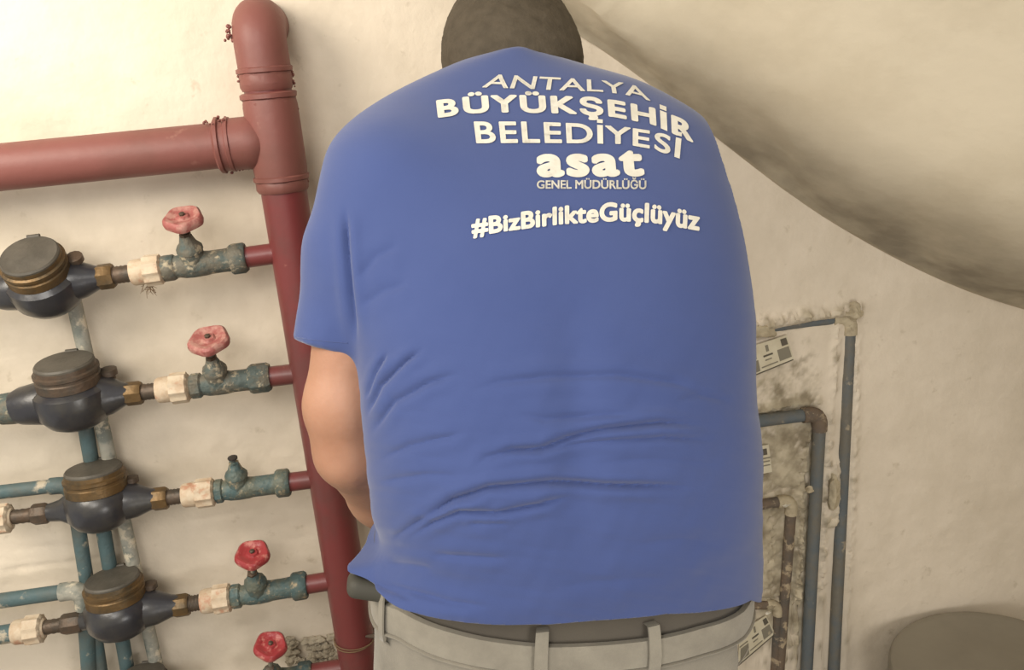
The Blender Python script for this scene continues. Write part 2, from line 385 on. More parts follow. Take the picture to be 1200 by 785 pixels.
# ------------------------------------------------------------------ branches
UP = np.array([0, 0, 1.])
class Axis:
    def __init__(s, a, b_): s.a, s.b = a, b_; s.A = P(*a); s.B = P(*b_); s.d = (s.B-s.A)/np.linalg.norm(s.B-s.A)
    def at(s, x):  # point on the axis at photo column x
        y = s.a[1]+(x-s.a[0])*(s.b[1]-s.a[1])/(s.b[0]-s.a[0]); q = P(x, y); return s.A+s.d*((q-s.A)@s.d)
def hexnut(name, p0, p1, r, m, parent, n=6, rot=.3):
    ax = p1-p0; L = np.linalg.norm(ax)
    return lathe(name, p0, ax, [(0, r*.88), (L*.15, r), (L*.85, r), (L, r*.88)], m, parent, n=n, rot=rot)
def redstub(A, x0, x1, w_):
    p0, p1 = A.at(x0), A.at(x1); r = pxr(w_, p0)
    d = p0-p1; L = np.linalg.norm(d); e = p0+d/L*.02
    lathe('branch_stub', p1, e-p1, [(0, r), (L*.97, r), (L, r*1.12), (L+.02, r*1.15)], RED, riser, n=20)
def wheelmesh(c, ax, r, m, parent, th=.017, hub=True):
    b = MB(); lob = lambda a, k: 1+.05*math.cos(a*5)
    b.lathe(c-ax*th/2, ax, [(th*.15, r*.30), (th*.05, r*.62), (0, r*.80), (th*.1, r*.95), (th*.45, r), (th*.8, r*.97), (th, r*.86), (th*.98, r*.70), (th*.80, r*.58), (th*.78, r*.36), (th*.98, r*.28), (th*1.0, r*.16)], n=50, fn=lob, hint=(1, 0, 0))
    w_ = b.build('handwheel', m, parent)
    if hub: lathe('wheel_nut', c+ax*th*.4, ax, [(0, r*.15), (.005, r*.15), (.006, r*.1)], DARKB, w_, n=6)
    return w_
def valve(A, xR0, xR1, xL0, xL1, xb, h, wheel, m, label, wm=WHEEL, tilt=(0, -.35, 1), cat='valve', tx=0):
    """xR0..xR1 hex end at the riser side, xL0..xL1 hex at the meter side, xb bonnet column"""
    pR0, pR1, pL0, pL1, pb = A.at(xR0), A.at(xR1), A.at(xL0), A.at(xL1), A.at(xb)
    r = pxr(h*1.02, pb); ax = -A.d
    t = thing('gate_valve', pb, label, cat, 'stop valves on the meter branches')
    _, e1, up = frame(A.d, tilt)
    L = np.linalg.norm(pR0-pL1)
    k = pL1
    sb = np.linalg.norm(pb-pL1)
    lathe('body', pL1, pR0-pL1, [(-.002, r*.80), (sb-r*1.1, r*.80), (sb-r*.7, r*.90), (sb, r*.93), (sb+r*.7, r*.90), (sb+r*1.1, r*.84), (L*.9, r*.84), (L+.002, r*.88)], m, t, n=22)
    hexnut('hex_end', pR0, pR1, r*1.16, GALV if m is GALV else m, t, n=8)
    hexnut('hex_end', pL0, pL1, r*.98, m, t, n=8)
    # bonnet, gland, stem
    hb = r*1.0
    lathe('bonnet', pb+up*r*.3, up, [(0, r*.9), (r*.8, r*.86), (r*.85, r*.93), (r*1.2, r*.90), (r*1.5, r*.62), (r*2.1, r*.42)], m, t, n=10, hint=(1, 0, 0))
    top = pb+up*(r*2.2)
    lathe('gland_nut', top-up*.001, up, [(0, r*.42), (r*.42, r*.42), (r*.46, r*.3)], DARKB if wheel else m, t, n=6, hint=(1, 0, 0))
    if wheel:
        wx, wy, ww = wheel
        c = P(wx, wy, PD+.028); L2 = np.linalg.norm(c-top)
        lathe('stem', top-up*.004, c-top, [(0, r*.22), (L2+.004, r*.2)], GALV, t, n=10, hint=(1, 0, 0))
        ax2 = (c-pb)/np.linalg.norm(c-pb); ax2 = ax2+np.array([tx, -.10, 0]); ax2 /= np.linalg.norm(ax2)
        wheelmesh(c, ax2, pxr(ww, c), wm, t)
    else:
        lathe('stem', top, up, [(0, r*.2), (.012, r*.16), (.016, r*.16)], GALV, t, n=10, hint=(1, 0, 0))
        lathe('stem_tip', top+up*.013, up, [(0, r*.25), (.002, r*.4), (.005, r*.4), (.007, r*.2)], BLACK, t, n=9, hint=(1, 0, 0))
    return t
def union(A, x0, x1, h, label, fib=None):
    p0, p1 = A.at(x0), A.at(x1); r = pxr(h, p0); d = p1-p0; L = np.linalg.norm(d)
    t = thing('pipe_union', (p0+p1)/2, label, 'pipe union', 'white unions on the meter branches')
    lathe('nut', p0, d, [(0, r*.8), (L*.06, r*.98), (L*.5, r), (L*.56, r*.98), (L*.58, r*.8)], PTFE, t, n=40, fn=lambda a, k: 1+(.06*math.cos(a*10) if 0 < k < 4 else 0))
    lathe('sleeve', p0+d*.55, d, [(0, r*.82), (L*.1, r*.88), (L*.38, r*.86), (L*.45, r*.78)], PTFE, t, n=24)
    lathe('sealing_tape', p0-d*.06, d, [(0, r*.6), (L*.06, r*.72), (L*.1, r*.7)], PTFE, t, n=16, fn=lambda a, k: 1+.04*math.sin(a*6+k*2))
    if fib: tuft(t, (p0+p1)/2-UP*r, fib, .014, HEMP, .0006, 'fibre', (0, 0, -1))
    return t
def meter(A, c_px, lid_w, nutR, nipR, hnut, label, tilt, ringm=BRASS, left=None, lidup=1.0, body=1.0, knob=True):
    """c_px: photo position of the pipe axis under the dial; nutR/nipR column spans right of it"""
    c = P(*c_px, PD); t = thing('water_meter', c, label, 'water meter', 'water meters on the branch pipes')
    x = -A.d; _, ym, up = frame(x, tilt)
    R = pxr(lid_w, c+up*.05)     # head radius
    B = R*1.12*body
    # bowl-shaped body with two tapering tails (one casting)
    b = MB(); b.lathe(c-up*B*.82, up, [(0, B*.30), (B*.06, B*.55), (B*.22, B*.80), (B*.5, B*.98), (B*.9, B*1.02), (B*1.15, B*.98), (B*1.3, R*.98)], n=36, hint=(1, 0, 0))
    nR = A.at(nutR[0]); 
    for sgn, pe in ((1, nR), (-1, c-(nR-c) if left is None else left)):
        L = np.linalg.norm(pe-c); d = (pe-c)/L; rn = pxr(hnut, pe)
        b.lathe(c, d, [(0, B*.62), (L*.35, B*.60), (L*.55, B*.52), (L*.75, rn*.95), (L*.98, rn*.78)], n=24)
    b.build('body', IRON, t)
    hz = B*.42
    rg = lathe('head_ring', c+up*hz, up, [(0, R*.96), (R*.05, R*1.04), (R*.34, R*1.04), (R*.38, R*1.0), (R*.46, R*1.0), (R*.5, R*1.05), (R*.60, R*1.05), (R*.64, R*.97), (R*.78, R*.96)], ringm, t, n=40, hint=(1, 0, 0))
    lathe('lid', c+up*(hz+R*.74), up, [(0, R*.95), (R*.10, R*.95), (R*.16, R*.90), (R*.15, R*.80), (R*.17, R*.6), (R*.19, R*.02)], LID, t, n=40, hint=(1, 0, 0))
    b = MB(); hb = c+up*(hz+R*.86)+ym*R*.92; b.lathe(hb-x*R*.2, x, [(0, R*.09), (R*.4, R*.09)], n=10); b.build('lid_hinge', LID, t)
    if knob:
        kp = c+x*B*.95+up*B*.42+ym*B*.28
        lathe('regulating_screw', kp, up, [(-B*.35, B*.16), (B*.05, B*.16), (B*.06, B*.24), (B*.22, B*.24), (B*.26, B*.14)], DARKB, t, n=12, hint=(1, 0, 0))
    # union nut and tailpiece
    p0, p1 = A.at(nutR[0]), A.at(nutR[1]); hexnut('union_nut', p0, p1, pxr(hnut, p0), BRASS, t, n=8)
    p2, p3 = A.at(nipR[0]), A.at(nipR[1]); r = pxr(hnut*.70, p2)
    b = MB(); L = np.linalg.norm(p3-p2); nn = 9
    b.lathe(p2, p3-p2, [(L*k/nn*.98, r*(1 if k % 2 else .93)) for k in range(nn+1)], n=18); b.build('tailpiece', DARKB, t)
    return t, x, up, B

A1 = Axis((322, 297), (0, 341)); A2 = Axis((345, 438), (0, 480)); A3 = Axis((370, 561), (0, 608)); A4 = Axis((390, 680), (0, 744)); A5 = Axis((402, 783), (160, 822))
redstub(A1, 330, 286, 25); redstub(A2, 352, 314, 24); redstub(A3, 378, 336, 22); redstub(A4, 396, 357, 22); redstub(A5, 404, 362, 22)
valve(A1, 270, 289, 190, 206, 228, 32, (215, 257, 46), GALV, 'greenish grey gate valve with faded pink handwheel on the topmost branch', tx=-.05)
valve(A2, 292, 317, 223, 237, 256, 30, (245, 399, 48), GALV, 'grey gate valve with pink handwheel on the second branch, level with the sleeve hem', tx=-.1)
valve(A3, 323, 340, 252, 262, 280, 28, None, VTEAL, 'teal gate valve missing its handwheel, bare stem with black tip', tilt=(-.08, -.12, 1))
valve(A4, 342, 360, 271, 283, 303, 28, (296, 650, 40), VTEAL, 'teal gate valve with bright red handwheel on the fourth branch', WHEEL2)
valve(A5, 350, 366, 296, 304, 322, 26, (317, 757, 38), VTEAL, 'gate valve with worn red handwheel at the bottom edge beside rubble patch', WHEEL2, tilt=(-.2, -.6, 1), tx=.1)
union(A1, 191, 154, 35, 'stained white union beside the topmost gate valve', 14)
union(A2, 222, 184, 35, 'cream white ribbed union on the second branch beside the pink handwheel valve')
union(A3, 252, 214, 33, 'white ribbed union beside the valve without a handwheel')
union(A4, 271, 236, 33, 'white ribbed union beside the bright red handwheel valve')
union(A3, 13, -25, 34, 'white union cut by the left edge below the horizontal teal pipe')
union(A4, 51, 16, 33, 'white union left of the fourth meter near the bottom left corner')
meter(A1, (54, 333), 70, (134, 114), (156, 133), 30, 'topmost water meter with dial tilted toward the viewer', (-.36, -.62, 1), left=A1.at(-40)+np.array([0, 0, -.006]), body=1.08)
meter(A2, (87, 467), 69, (167, 146), (186, 165), 28, 'second water meter down with brown lid and dull ring', (-.06, -.10, 1), ringm=DARKB, left=A2.at(-25), body=1.12)
meter(A3, (117, 590), 66, (197, 178), (215, 196), 27, 'third water meter with brass ring between two teal pipes', (.0, .08, 1), left=A3.at(56), body=1.02)
meter(A4, (140, 716), 64, (222, 203), (238, 221), 27, 'fourth water meter down with brass ring above the bottom one', (.1, .06, 1), left=A4.at(95), body=1.05)
meter(A5, (172, 822), 54, (240, 224), (255, 240), 24, 'lowest water meter, only its dark lid showing at the bottom edge', (.1, .1, 1), ringm=DARKB, body=1.0)
def left_tail(A, x0, x1, x2, h, label):
    p0, p1, p2 = A.at(x0), A.at(x1), A.at(x2); t = thing('meter_coupling', p0, label, 'pipe coupling', 'inlet couplings left of the meters')
    hexnut('union_nut', p0, p1, pxr(h, p0), DARKB, t, n=8); L = np.linalg.norm(p2-p1); r = pxr(h*.7, p1)
    lathe('tailpiece', p1, p2-p1, [(L*k/7, r*(1 if k % 2 else .92)) for k in range(8)], DARKB, t, n=16)
left_tail(A3, 57, 38, 12, 25, 'dark brown coupling on the left of the third meter')
left_tail(A4, 96, 73, 50, 25, 'dark brown coupling on the left of the fourth meter')
def run(name, pts, r, m, label, cat='pipe', elbow_at=(), clip=None, mats=None, group=None, jn='coupling', em=None):
    """pts: world points, straight lengths joined by rounded corners"""
    pts = [np.asarray(p, float) for p in pts]
    t = thing(name, pts[0], label, cat, group); out = [pts[0]]
    for i in range(1, len(pts)-1):
        a, b_, c = pts[i-1], pts[i], pts[i+1]; R = r*2.0
        u1 = (a-b_)/np.linalg.norm(a-b_); u2 = (c-b_)/np.linalg.norm(c-b_)
        s, e = b_+u1*R, b_+u2*R; arc = [s*(1-k)**2+b_*2*k*(1-k)+e*k*k for k in np.linspace(0, 1, 7)]
        out += arc
        bb = MB(); bb.tube([s+u1*r*.9]+arc+[e+u2*r*.9], r*1.22, 16); bb.build('elbow', em or m, t)
    out.append(pts[-1]); bb = MB(); bb.tube(out, r, 16); bb.build('pipe', m, t)
    return t
# inlet pipes behind the left meters
c = A1.at(8); lathe_t = thing('inlet_pipe', c, 'pale greenish inlet pipe entering the topmost meter from the left', 'pipe', 'inlet pipes at the left edge')
lathe('pipe', A1.at(12)+np.array([0, 0, -.004]), A1.d, [(0, pxr(33, c)), (.03, pxr(31, c)), (.034, pxr(28, c)), (.85, pxr(28, c))], SPAT, lathe_t, n=20)
c = A2.at(20); lathe_t = thing('inlet_pipe', c, 'mottled green inlet pipe entering the second meter from the left', 'pipe', 'inlet pipes at the left edge')
lathe('pipe', A2.at(38), A2.d, [(0, pxr(34, c)), (.03, pxr(38, c)), (.05, pxr(36, c)), (.054, pxr(30, c)), (.85, pxr(30, c))], GALV, lathe_t, n=20)
c = A4.at(8); lathe_t = thing('inlet_pipe', c, 'short teal inlet pipe at the left edge beside the lower white union', 'pipe', 'inlet pipes at the left edge')
lathe('pipe', A4.at(17), A4.d, [(0, pxr(22, c)), (.75, pxr(22, c))], TEAL, lathe_t, n=18)
d3 = .035
run('vertical_pipe', [W(81, 330, d3), W(130, 520, d3), W(155, 620, d3), W(190, 800, d3), W(205, 870, d3)][0::2][:1]+[W(130, 520, d3), W(190, 800, d3)], .0105, SPAT, 'plaster spattered grey pipe running down from behind the topmost meter') if False else None
def straight(a, b_, r, m, label, d=d3, ext=.25):
    p0, p1 = W(*a, d), W(*b_, d); u = (p1-p0)/np.linalg.norm(p1-p0); t = thing('vertical_pipe', p0, label, 'pipe', 'vertical pipes behind the meters')
    L = np.linalg.norm(p1-p0)+ext
    lathe('pipe', p0, u, [(0, r), (L*.5, r*1.01), (L, r)], m, t, n=16)
    return t, p0, u, L
straight((80, 325), (188, 800), .0125, SPAT, 'plaster spattered pipe running down from behind the topmost meter, rightmost of three')
straight((95, 470), (152, 800), .0130, TEAL, 'teal pipe running down from behind the second meter, middle of three')
t = run('elbowed_pipe', [W(-560, 640, .05), W(84, 567, .05), W(120, 800, .05), W(131, 880, .05)][:3], .0125, TEAL, 'teal pipe entering at left and turning down behind the third meter')
t = run('elbowed_pipe', [W(-560, 784, .07), W(98, 690, .07), W(108, 840, .055)], .0140, TEAL, 'teal pipe entering low at left with mottled elbow beside the fourth meter', em=SPAT)
for o in [o for o in COL.objects if o.name.startswith('elbowed_pipe')]: o['group'] = 'elbowed pipes left of the meters'

# ------------------------------------------------------------------ right hand chased pipes
r1 = pxr(17, W(990, 500)); dR = .010
def pipes_right():
    run('chased_pipe', [W(800, 398, -.022), W(996, 370, -.008), W(975, 830, dR)], .0135, BLUEP, 'outermost blue pipe half buried in the wall, turning down at far right', em=MORTAR, group='pipes chased into the wall')
    run('chased_pipe', [W(820, 502, dR), W(961, 484, dR+.004), W(943, 830, dR+.004)], .0135, BLUEP, 'inner grey blue pipe turning down inside the outermost pipe', em=RUST, group='pipes chased into the wall')
    run('chased_pipe', [W(840, 598, .004), W(928, 586, .005), W(910, 830, .006)], .0115, RUST, 'rusty mortar crusted pipe nearest the worker turning down', em=MORTAR, group='pipes chased into the wall')
    run('chased_pipe', [W(830, 712, .002), W(912, 708, .004), W(905, 830, .004)], .0095, RUST, 'lowest short pipe buried under mortar beside the jeans', em=MORTAR, group='pipes chased into the wall')
pipes_right()
def lump(name, p, rx, rz, ry, seed, m, label=None, cat=None, parent=None, group=None):
    bm = bmesh.new(); bmesh.ops.create_icosphere(bm, subdivisions=3, radius=1)
    for v in bm.verts:
        c = v.co; k = 1+.22*math.sin(c.x*4+seed)+.18*math.sin(c.z*5+seed*2)+.12*math.sin(c.y*6+c.x*7+seed)
        v.co = Vector((c.x*rx*k+p[0], c.y*ry*k+p[1], c.z*rz*k+p[2]))
    me = bpy.data.meshes.new(name); bm.to_mesh(me); bm.free(); o = link(name, me, m, parent)
    if label: tag(o, label, cat, group)
    return o
lump('mortar_lump', W(1000, 366, .012), .022, .016, .014, 1.3, MORTAR, 'rounded mortar lump capping the corner of the outermost pipe', 'mortar', group='mortar lumps on the chased pipes')
lump('mortar_lump', W(977, 577, .012), .015, .036, .013, 2.3, MORTAR, 'tall mortar lump covering the middle of the outermost pipe', 'mortar', group='mortar lumps on the chased pipes')
lump('mortar_lump', W(952, 573, .016), .013, .008, .009, 4.3, MORTAR, 'small mortar dab on the inner pipe level with the rusty corner', 'mortar', group='mortar lumps on the chased pipes')
lump('mortar_lump', W(892, 388, .010), .028, .014, .012, 5.3, MORTAR, 'rough mortar lump on the top pipe beside the shirt', 'mortar', group='mortar lumps on the chased pipes')
lump('metal_clip', W(921, 592, .018), .008, .0035, .004, 3.3, mat('pale_metal', (224, 220, 206), rough=.3, metal=.3), 'tiny shiny clip on the rusty pipe corner', 'clip')
lump('metal_clip', W(900, 718, .02), .007, .002, .003, 2.1, bpy.data.materials['pale_metal'], 'tiny shiny clip above the lowest sticker', 'clip')
# rubble in the hollow
rub = thing('rubble_patch', W(368, 762, 0), 'patch of exposed grey rubble plugging the wall beside the lowest valve', 'rubble')
for i in range(46):
    px = RNG.uniform(338, 400); py = RNG.uniform(746, 781)-(px-370)*.1; s = RNG.uniform(.004, .010)
    lump('stone' if i == 0 else 'stone', W(px, py, .003), s*1.4, s, s*.8, i*1.7, RUBBLE, parent=rub)
# stickers
def sticker(c4, label, blocks):
    q = [W(a, b_, .003) for a, b_ in c4]; t = thing('wall_sticker', sum(q)/4, label, 'sticker', 'printed stickers on the wall')
    def bil(u, v, d=0): return (q[0]*(1-u)+q[1]*u)*(1-v)+(q[3]*(1-u)+q[2]*u)*v-np.array([0, d, 0])
    def sheet(n, u0, v0, u1, v1, d, m):
        V = [bil(u0, v0, d), bil(u1, v0, d), bil(u1, v1, d), bil(u0, v1, d)]; V += [v+np.array([0, .0008, 0]) for v in V]
        mesh(n, V, [(3, 2, 1, 0), (4, 5, 6, 7), (0, 1, 5, 4), (1, 2, 6, 5), (2, 3, 7, 6), (3, 0, 4, 7)], m, t, smooth=False)
    sheet('paper', 0, 0, 1, 1, .0035, PAPER)
    for n, u0, v0, u1, v1, m in blocks: sheet(n, u0, v0, u1, v1, .0042, m)
full = [('printed_square', .06, .52, .30, .90, INK), ('printed_square', .72, .42, .97, .84, INK), ('printed_mark', .84, .08, .97, .34, INKD), ('printed_mark', .50, .12, .56, .34, INK),
        ('printed_line', .42, .44, .62, .50, INKD), ('printed_line', .44, .60, .58, .64, INK), ('printed_line', .02, .95, .98, .99, INKD), ('printed_line', .02, .42, .28, .46, INK), ('printed_mark', .02, .08, .12, .30, INKD), ('printed_line', .34, .80, .68, .84, INK)]
sticker([(868, 409), (921, 392), (930, 421), (874, 444)], 'tilted printed sticker below the top pipe beside the shirt', full)
sticker([(862, 528), (900, 520), (904, 552), (864, 560)], 'upright sticker inside the inner pipe, partly behind the shirt', [('printed_mark', .70, .12, .92, .34, INKD), ('printed_line', .6, .44, 1, .48, INK), ('printed_line', .6, .56, .97, .60, INK), ('printed_line', .6, .70, .97, .74, INK), ('printed_square', .05, .4, .4, .9, INK)])
sticker([(858, 600), (889, 594), (892, 632), (858, 640)], 'small faded sticker half hidden behind the shirt below the rusty pipe', [('printed_mark', .6, .1, .9, .3, INKD), ('printed_line', .6, .5, .95, .55, INK), ('printed_line', .6, .7, .95, .75, INK)])
sticker([(866, 740), (897, 720), (908, 742), (864, 780)], 'steeply tilted printed sticker low beside the jeans', full)

# ------------------------------------------------------------------ drum
dc = W(1180, 792, .24); dr = .5*254*depth(dc)/FOC*.98
drum = thing('plastic_drum', (dc[0], dc[1], 0), 'grey round plastic drum with flat lid in the bottom right corner', 'drum')
zt = dc[2]
lathe('body', (dc[0], dc[1], 0), UP, [(.0, dr*.88), (.01, dr*.92), (zt*.33, dr*.96), (zt*.35, dr), (zt*.38, dr*.96), (zt*.66, dr*.96), (zt*.68, dr), (zt*.71, dr*.96), (zt-.05, dr*.97), (zt-.03, dr*.94)], DRUM, drum, n=48)
lathe('lid', (dc[0], dc[1], zt-.045), UP, [(0, dr*1.0), (.004, dr*1.02), (.036, dr*1.02), (.043, dr*1.0), (.045, dr*.97), (.042, dr*.93), (.041, dr*.5), (.041, dr*.02)], DRUM, drum, n=64)

# ------------------------------------------------------------------ implicit surfaces for the figure
def surface_nets(Fd, org, h):
    S = Fd < 0; nx, ny, nz = Fd.shape
    cnt = np.zeros((nx-1, ny-1, nz-1), np.int8)
    for i in (0, 1):
        for j in (0, 1):
            for k in (0, 1): cnt += S[i:nx-1+i, j:ny-1+j, k:nz-1+k]
    act = (cnt > 0) & (cnt < 8); I = np.argwhere(act); ids = -np.ones(act.shape, np.int64); ids[act] = np.arange(len(I))
    cor = [(i, j, k) for i in (0, 1) for j in (0, 1) for k in (0, 1)]
    val = {c: Fd[I[:, 0]+c[0], I[:, 1]+c[1], I[:, 2]+c[2]] for c in cor}
    acc = np.zeros((len(I), 3)); n = np.zeros(len(I))
    for a in cor:
        for ax in range(3):
            if a[ax] == 0:
                b_ = list(a); b_[ax] = 1; b_ = tuple(b_); va, vb = val[a], val[b_]; mk = (va < 0) != (vb < 0)
                t = np.where(mk, va/np.where(mk, va-vb, 1), 0); p = np.tile(np.array(a, float), (len(I), 1)); p[:, ax] += t
                acc[mk] += p[mk]; n[mk] += 1
    V = (I+acc/n[:, None])*h+np.array(org); Q = []
    for ax in range(3):
        o1, o2 = [(1, 2), (2, 0), (0, 1)][ax]
        A_ = np.moveaxis(S, ax, 0); ch = A_[:-1] != A_[1:]; ch = np.moveaxis(ch, 0, ax)
        E = np.argwhere(ch); ok = (E[:, o1] > 0) & (E[:, o2] > 0) & (E[:, o1] < Fd.shape[o1]-1) & (E[:, o2] < Fd.shape[o2]-1); E = E[ok]
        def g(d1, d2):
            q = E.copy(); q[:, o1] -= d1; q[:, o2] -= d2; return ids[q[:, 0], q[:, 1], q[:, 2]]
        q = np.stack([g(1, 1), g(0, 1), g(0, 0), g(1, 0)], 1)
        ins = S[E[:, 0], E[:, 1], E[:, 2]]; q[~ins] = q[~ins][:, ::-1]; Q.append(q)
    return V, np.concatenate(Q)
def smin(a, b_, k):
    h = np.clip(.5+.5*(b_-a)/k, 0, 1); return b_*(1-h)+a*h-k*h*(1-h)
class Grid:
    def __init__(s, lo, hi, h):
        s.lo = np.array(lo, float); s.h = h; s.n = np.ceil((np.array(hi)-s.lo)/h).astype(int)+1
        s.ax = [s.lo[i]+h*np.arange(s.n[i]) for i in range(3)]; s.F = np.full(tuple(s.n), 1.0, np.float32)
    def sub(s, lo, hi):
        sl = tuple(slice(max(0, int((lo[i]-s.lo[i])/s.h)), max(0, min(s.n[i], int((hi[i]-s.lo[i])/s.h)+2))) for i in range(3))
        return sl, s.ax[0][sl[0]][:, None, None], s.ax[1][sl[1]][None, :, None], s.ax[2][sl[2]][None, None, :]
    def cone(s, a, b_, ra, rb, k=.02, cut=None):
        a = np.asarray(a, float); b_ = np.asarray(b_, float); m_ = max(ra, rb)+max(k, .01)*2
        sl, X, Y, Z = s.sub(np.minimum(a, b_)-m_, np.maximum(a, b_)+m_)
        ab = b_-a; t = np.clip(((X-a[0])*ab[0]+(Y-a[1])*ab[1]+(Z-a[2])*ab[2])/(ab@ab+1e-12), 0, 1)
        d = np.sqrt((X-a[0]-t*ab[0])**2+(Y-a[1]-t*ab[1])**2+(Z-a[2]-t*ab[2])**2)-(ra+(rb-ra)*t)
        if cut is not None: d = np.maximum(d, (X-cut[0][0])*cut[1][0]+(Y-cut[0][1])*cut[1][1]+(Z-cut[0][2])*cut[1][2])
        s.F[sl] = smin(s.F[sl], d, k)
    def ell(s, c, r, k=.02, R=None, sub=False):
        c = np.asarray(c, float); m_ = max(r)+k*2; sl, X, Y, Z = s.sub(c-m_, c+m_)
        R = np.eye(3) if R is None else R
        q = [(X-c[0])*R[i][0]+(Y-c[1])*R[i][1]+(Z-c[2])*R[i][2] for i in range(3)]
        g = np.sqrt((q[0]/r[0])**2+(q[1]/r[1])**2+(q[2]/r[2])**2)+1e-6; d = (1-1/g)*np.sqrt(q[0]**2+q[1]**2+q[2]**2)
        s.F[sl] = -smin(-s.F[sl], d, k) if sub else smin(s.F[sl], d, k)
    def loft(s, fn, zlo, zhi, k=.02):
        sl, X, Y, Z = s.sub((-9, -9, zlo), (9, 9, zhi)); d = fn(X, Y, Z)
        s.F[sl] = smin(s.F[sl], d, k)
    def mesh(s): return surface_nets(s.F, s.lo, s.h)

# torso cross-sections measured on the photograph's outline, at the body's own depth
ZK = np.array([.60, .80, .98, 1.10, 1.20, 1.30, 1.38, 1.45, 1.51, 1.56, 1.60, 1.64, 1.68])
CY = np.array([-.585, -.585, -.60, -.61, -.605, -.585, -.56, -.53, -.495, -.46, -.43, -.40, -.385])
BK = np.array([.13, .145, .150, .160, .165, .160, .150, .138, .122, .104, .085, .062, .035])
def cyz(z): return np.interp(z, ZK, CY)
def bz(z): return np.interp(z, ZK, BK)
def at_body(px, py):
    y = -.6
    for _ in range(30):
        p = on_y(px, py, y); y = .5*y+.5*cyz(p[2])
    return on_y(px, py, y)
LEFT = [(590, 55), (565, 62), (535, 72), (512, 83), (480, 97), (450, 114), (425, 135), (408, 157), (400, 185), (400, 230), (404, 290), (410, 350), (417, 413), (420, 450), (425, 500), (430, 550), (436, 600), (442, 622), (442, 638), (426, 650), (400, 660), (398, 700), (410, 760)]
RIGHT = [(612, 55), (640, 61), (668, 71), (700, 80), (740, 90), (775, 107), (803, 128), (826, 157), (843, 187), (853, 215), (863, 255), (868, 300), (872, 350), (872, 400), (871, 440), (876, 480), (880, 520), (878, 560), (881, 620), (882, 660), (878, 712), (876, 760)]
LP = np.array([at_body(*p) for p in LEFT]); RP = np.array([at_body(*p) for p in RIGHT])
def col(P_, z): i = np.argsort(P_[:, 2]); return np.interp(z, P_[i, 2], P_[i, 0])
zz = np.linspace(.6, max(LP[0, 2], RP[0, 2]), 260)
XL = col(LP, zz); XR = col(RP, zz)
def sm(a, n=3):
    for _ in range(n): a = np.concatenate([[a[0]], (a[:-2]+a[1:-1]*2+a[2:])/4, [a[-1]]])
    return a
XL, XR = sm(XL, 4), sm(XR, 6); ZTOP = zz[-1]
BB = sm(bz(zz), 60); CC = sm(cyz(zz), 60)
NE = 2.35
def sect(z, off=0.):
    xl = np.interp(z, zz, XL); xr = np.interp(z, zz, XR)
    return (xl+xr)/2, np.interp(z, zz, CC), (xr-xl)/2+off, np.interp(z, zz, BB)+off
def loftfn(off=0., body=sect, top=None):
    def f(X, Y, Z):
        cx, cy, a, b_ = body(Z, off); a = np.maximum(a, .004); b_ = np.maximum(b_, .004)
        dx, dy = np.abs(X-cx), np.abs(Y-cy)
        g = ((dx/a)**NE+(dy/b_)**NE)**(1/NE)+1e-5
        d = (1-1/g)*np.sqrt(dx*dx+dy*dy)
        return np.maximum(d, Z-(top if top else ZTOP))
    return f
SH = on_y(466, 222, -.49); SM = on_y(424, 300, -.52); SE = on_y(391, 407, -.545)
cutn = (SE-SM)/np.linalg.norm(SE-SM); cutn = cutn*.8+np.array([0, 0, -.2]); cutn /= np.linalg.norm(cutn)
RSH = on_y(775, 205, -.46); RSM = on_y(800, 290, -.37); RSE = on_y(800, 350, -.27)
HEM = [(390, 652), (408, 658), (438, 684), (470, 712), (500, 722), (540, 729), (600, 733), (650, 731), (700, 727), (780, 719), (868, 709), (880, 703), (900, 699)]
def back_y(x, z, off=0):
    cx, cy, a, b_ = sect(z, off); t = np.clip(np.abs(x-cx)/a, 0, .999)
    return cy-b_*(1-t**NE)**(1/NE)
HW = []
for a_, b__ in HEM:
    y = -.7
    for _ in range(40):
        p = on_y(a_, b__, y); y = .5*y+.5*float(back_y(p[0], p[2]))
    HW.append(on_y(a_, b__, y))
HW = np.array(HW)
def zhem(x): return np.interp(x, HW[:, 0], HW[:, 2])
g = Grid((-.5, -.86, .86), (.42, -.16, 1.74), .0045)
g.loft(loftfn(), .86, 1.74, .001)
g.cone(SH, SM, .084, .066, .07); g.cone(SM, SE, .066, .050, .02, cut=(SE, cutn))
g.cone(RSH, RSM, .085, .072, .03); g.cone(RSM, RSE, .072, .062, .02, cut=(RSE, (RSE-RSM)/np.linalg.norm(RSE-RSM)))
V, Q = g.mesh(); del g
# smoothing + folds (real displacement of the cloth)
def lap(V, Q, n, w_=.5, lock=None):
    E = np.concatenate([Q[:, [0, 1]], Q[:, [1, 2]], Q[:, [2, 3]], Q[:, [3, 0]]]); E = np.unique(np.sort(E, 1), axis=0)
    deg = np.bincount(E.ravel(), minlength=len(V)).astype(float)
    for _ in range(n):
        S_ = np.zeros_like(V)
        for c_ in range(3): S_[:, c_] = np.bincount(E[:, 0], V[E[:, 1], c_], len(V))+np.bincount(E[:, 1], V[E[:, 0], c_], len(V))
        N_ = S_/np.maximum(deg, 1)[:, None]; D = (N_-V)*w_
        if lock is not None: D[lock] = 0
        V = V+D
    return V
def normals(V, Q):
    n = np.cross(V[Q[:, 2]]-V[Q[:, 0]], V[Q[:, 3]]-V[Q[:, 1]]); out = np.zeros_like(V)
    for j in range(4):
        for c_ in range(3): out[:, c_] += np.bincount(Q[:, j], n[:, c_], len(V))
    return out/np.maximum(np.linalg.norm(out, axis=1), 1e-9)[:, None]
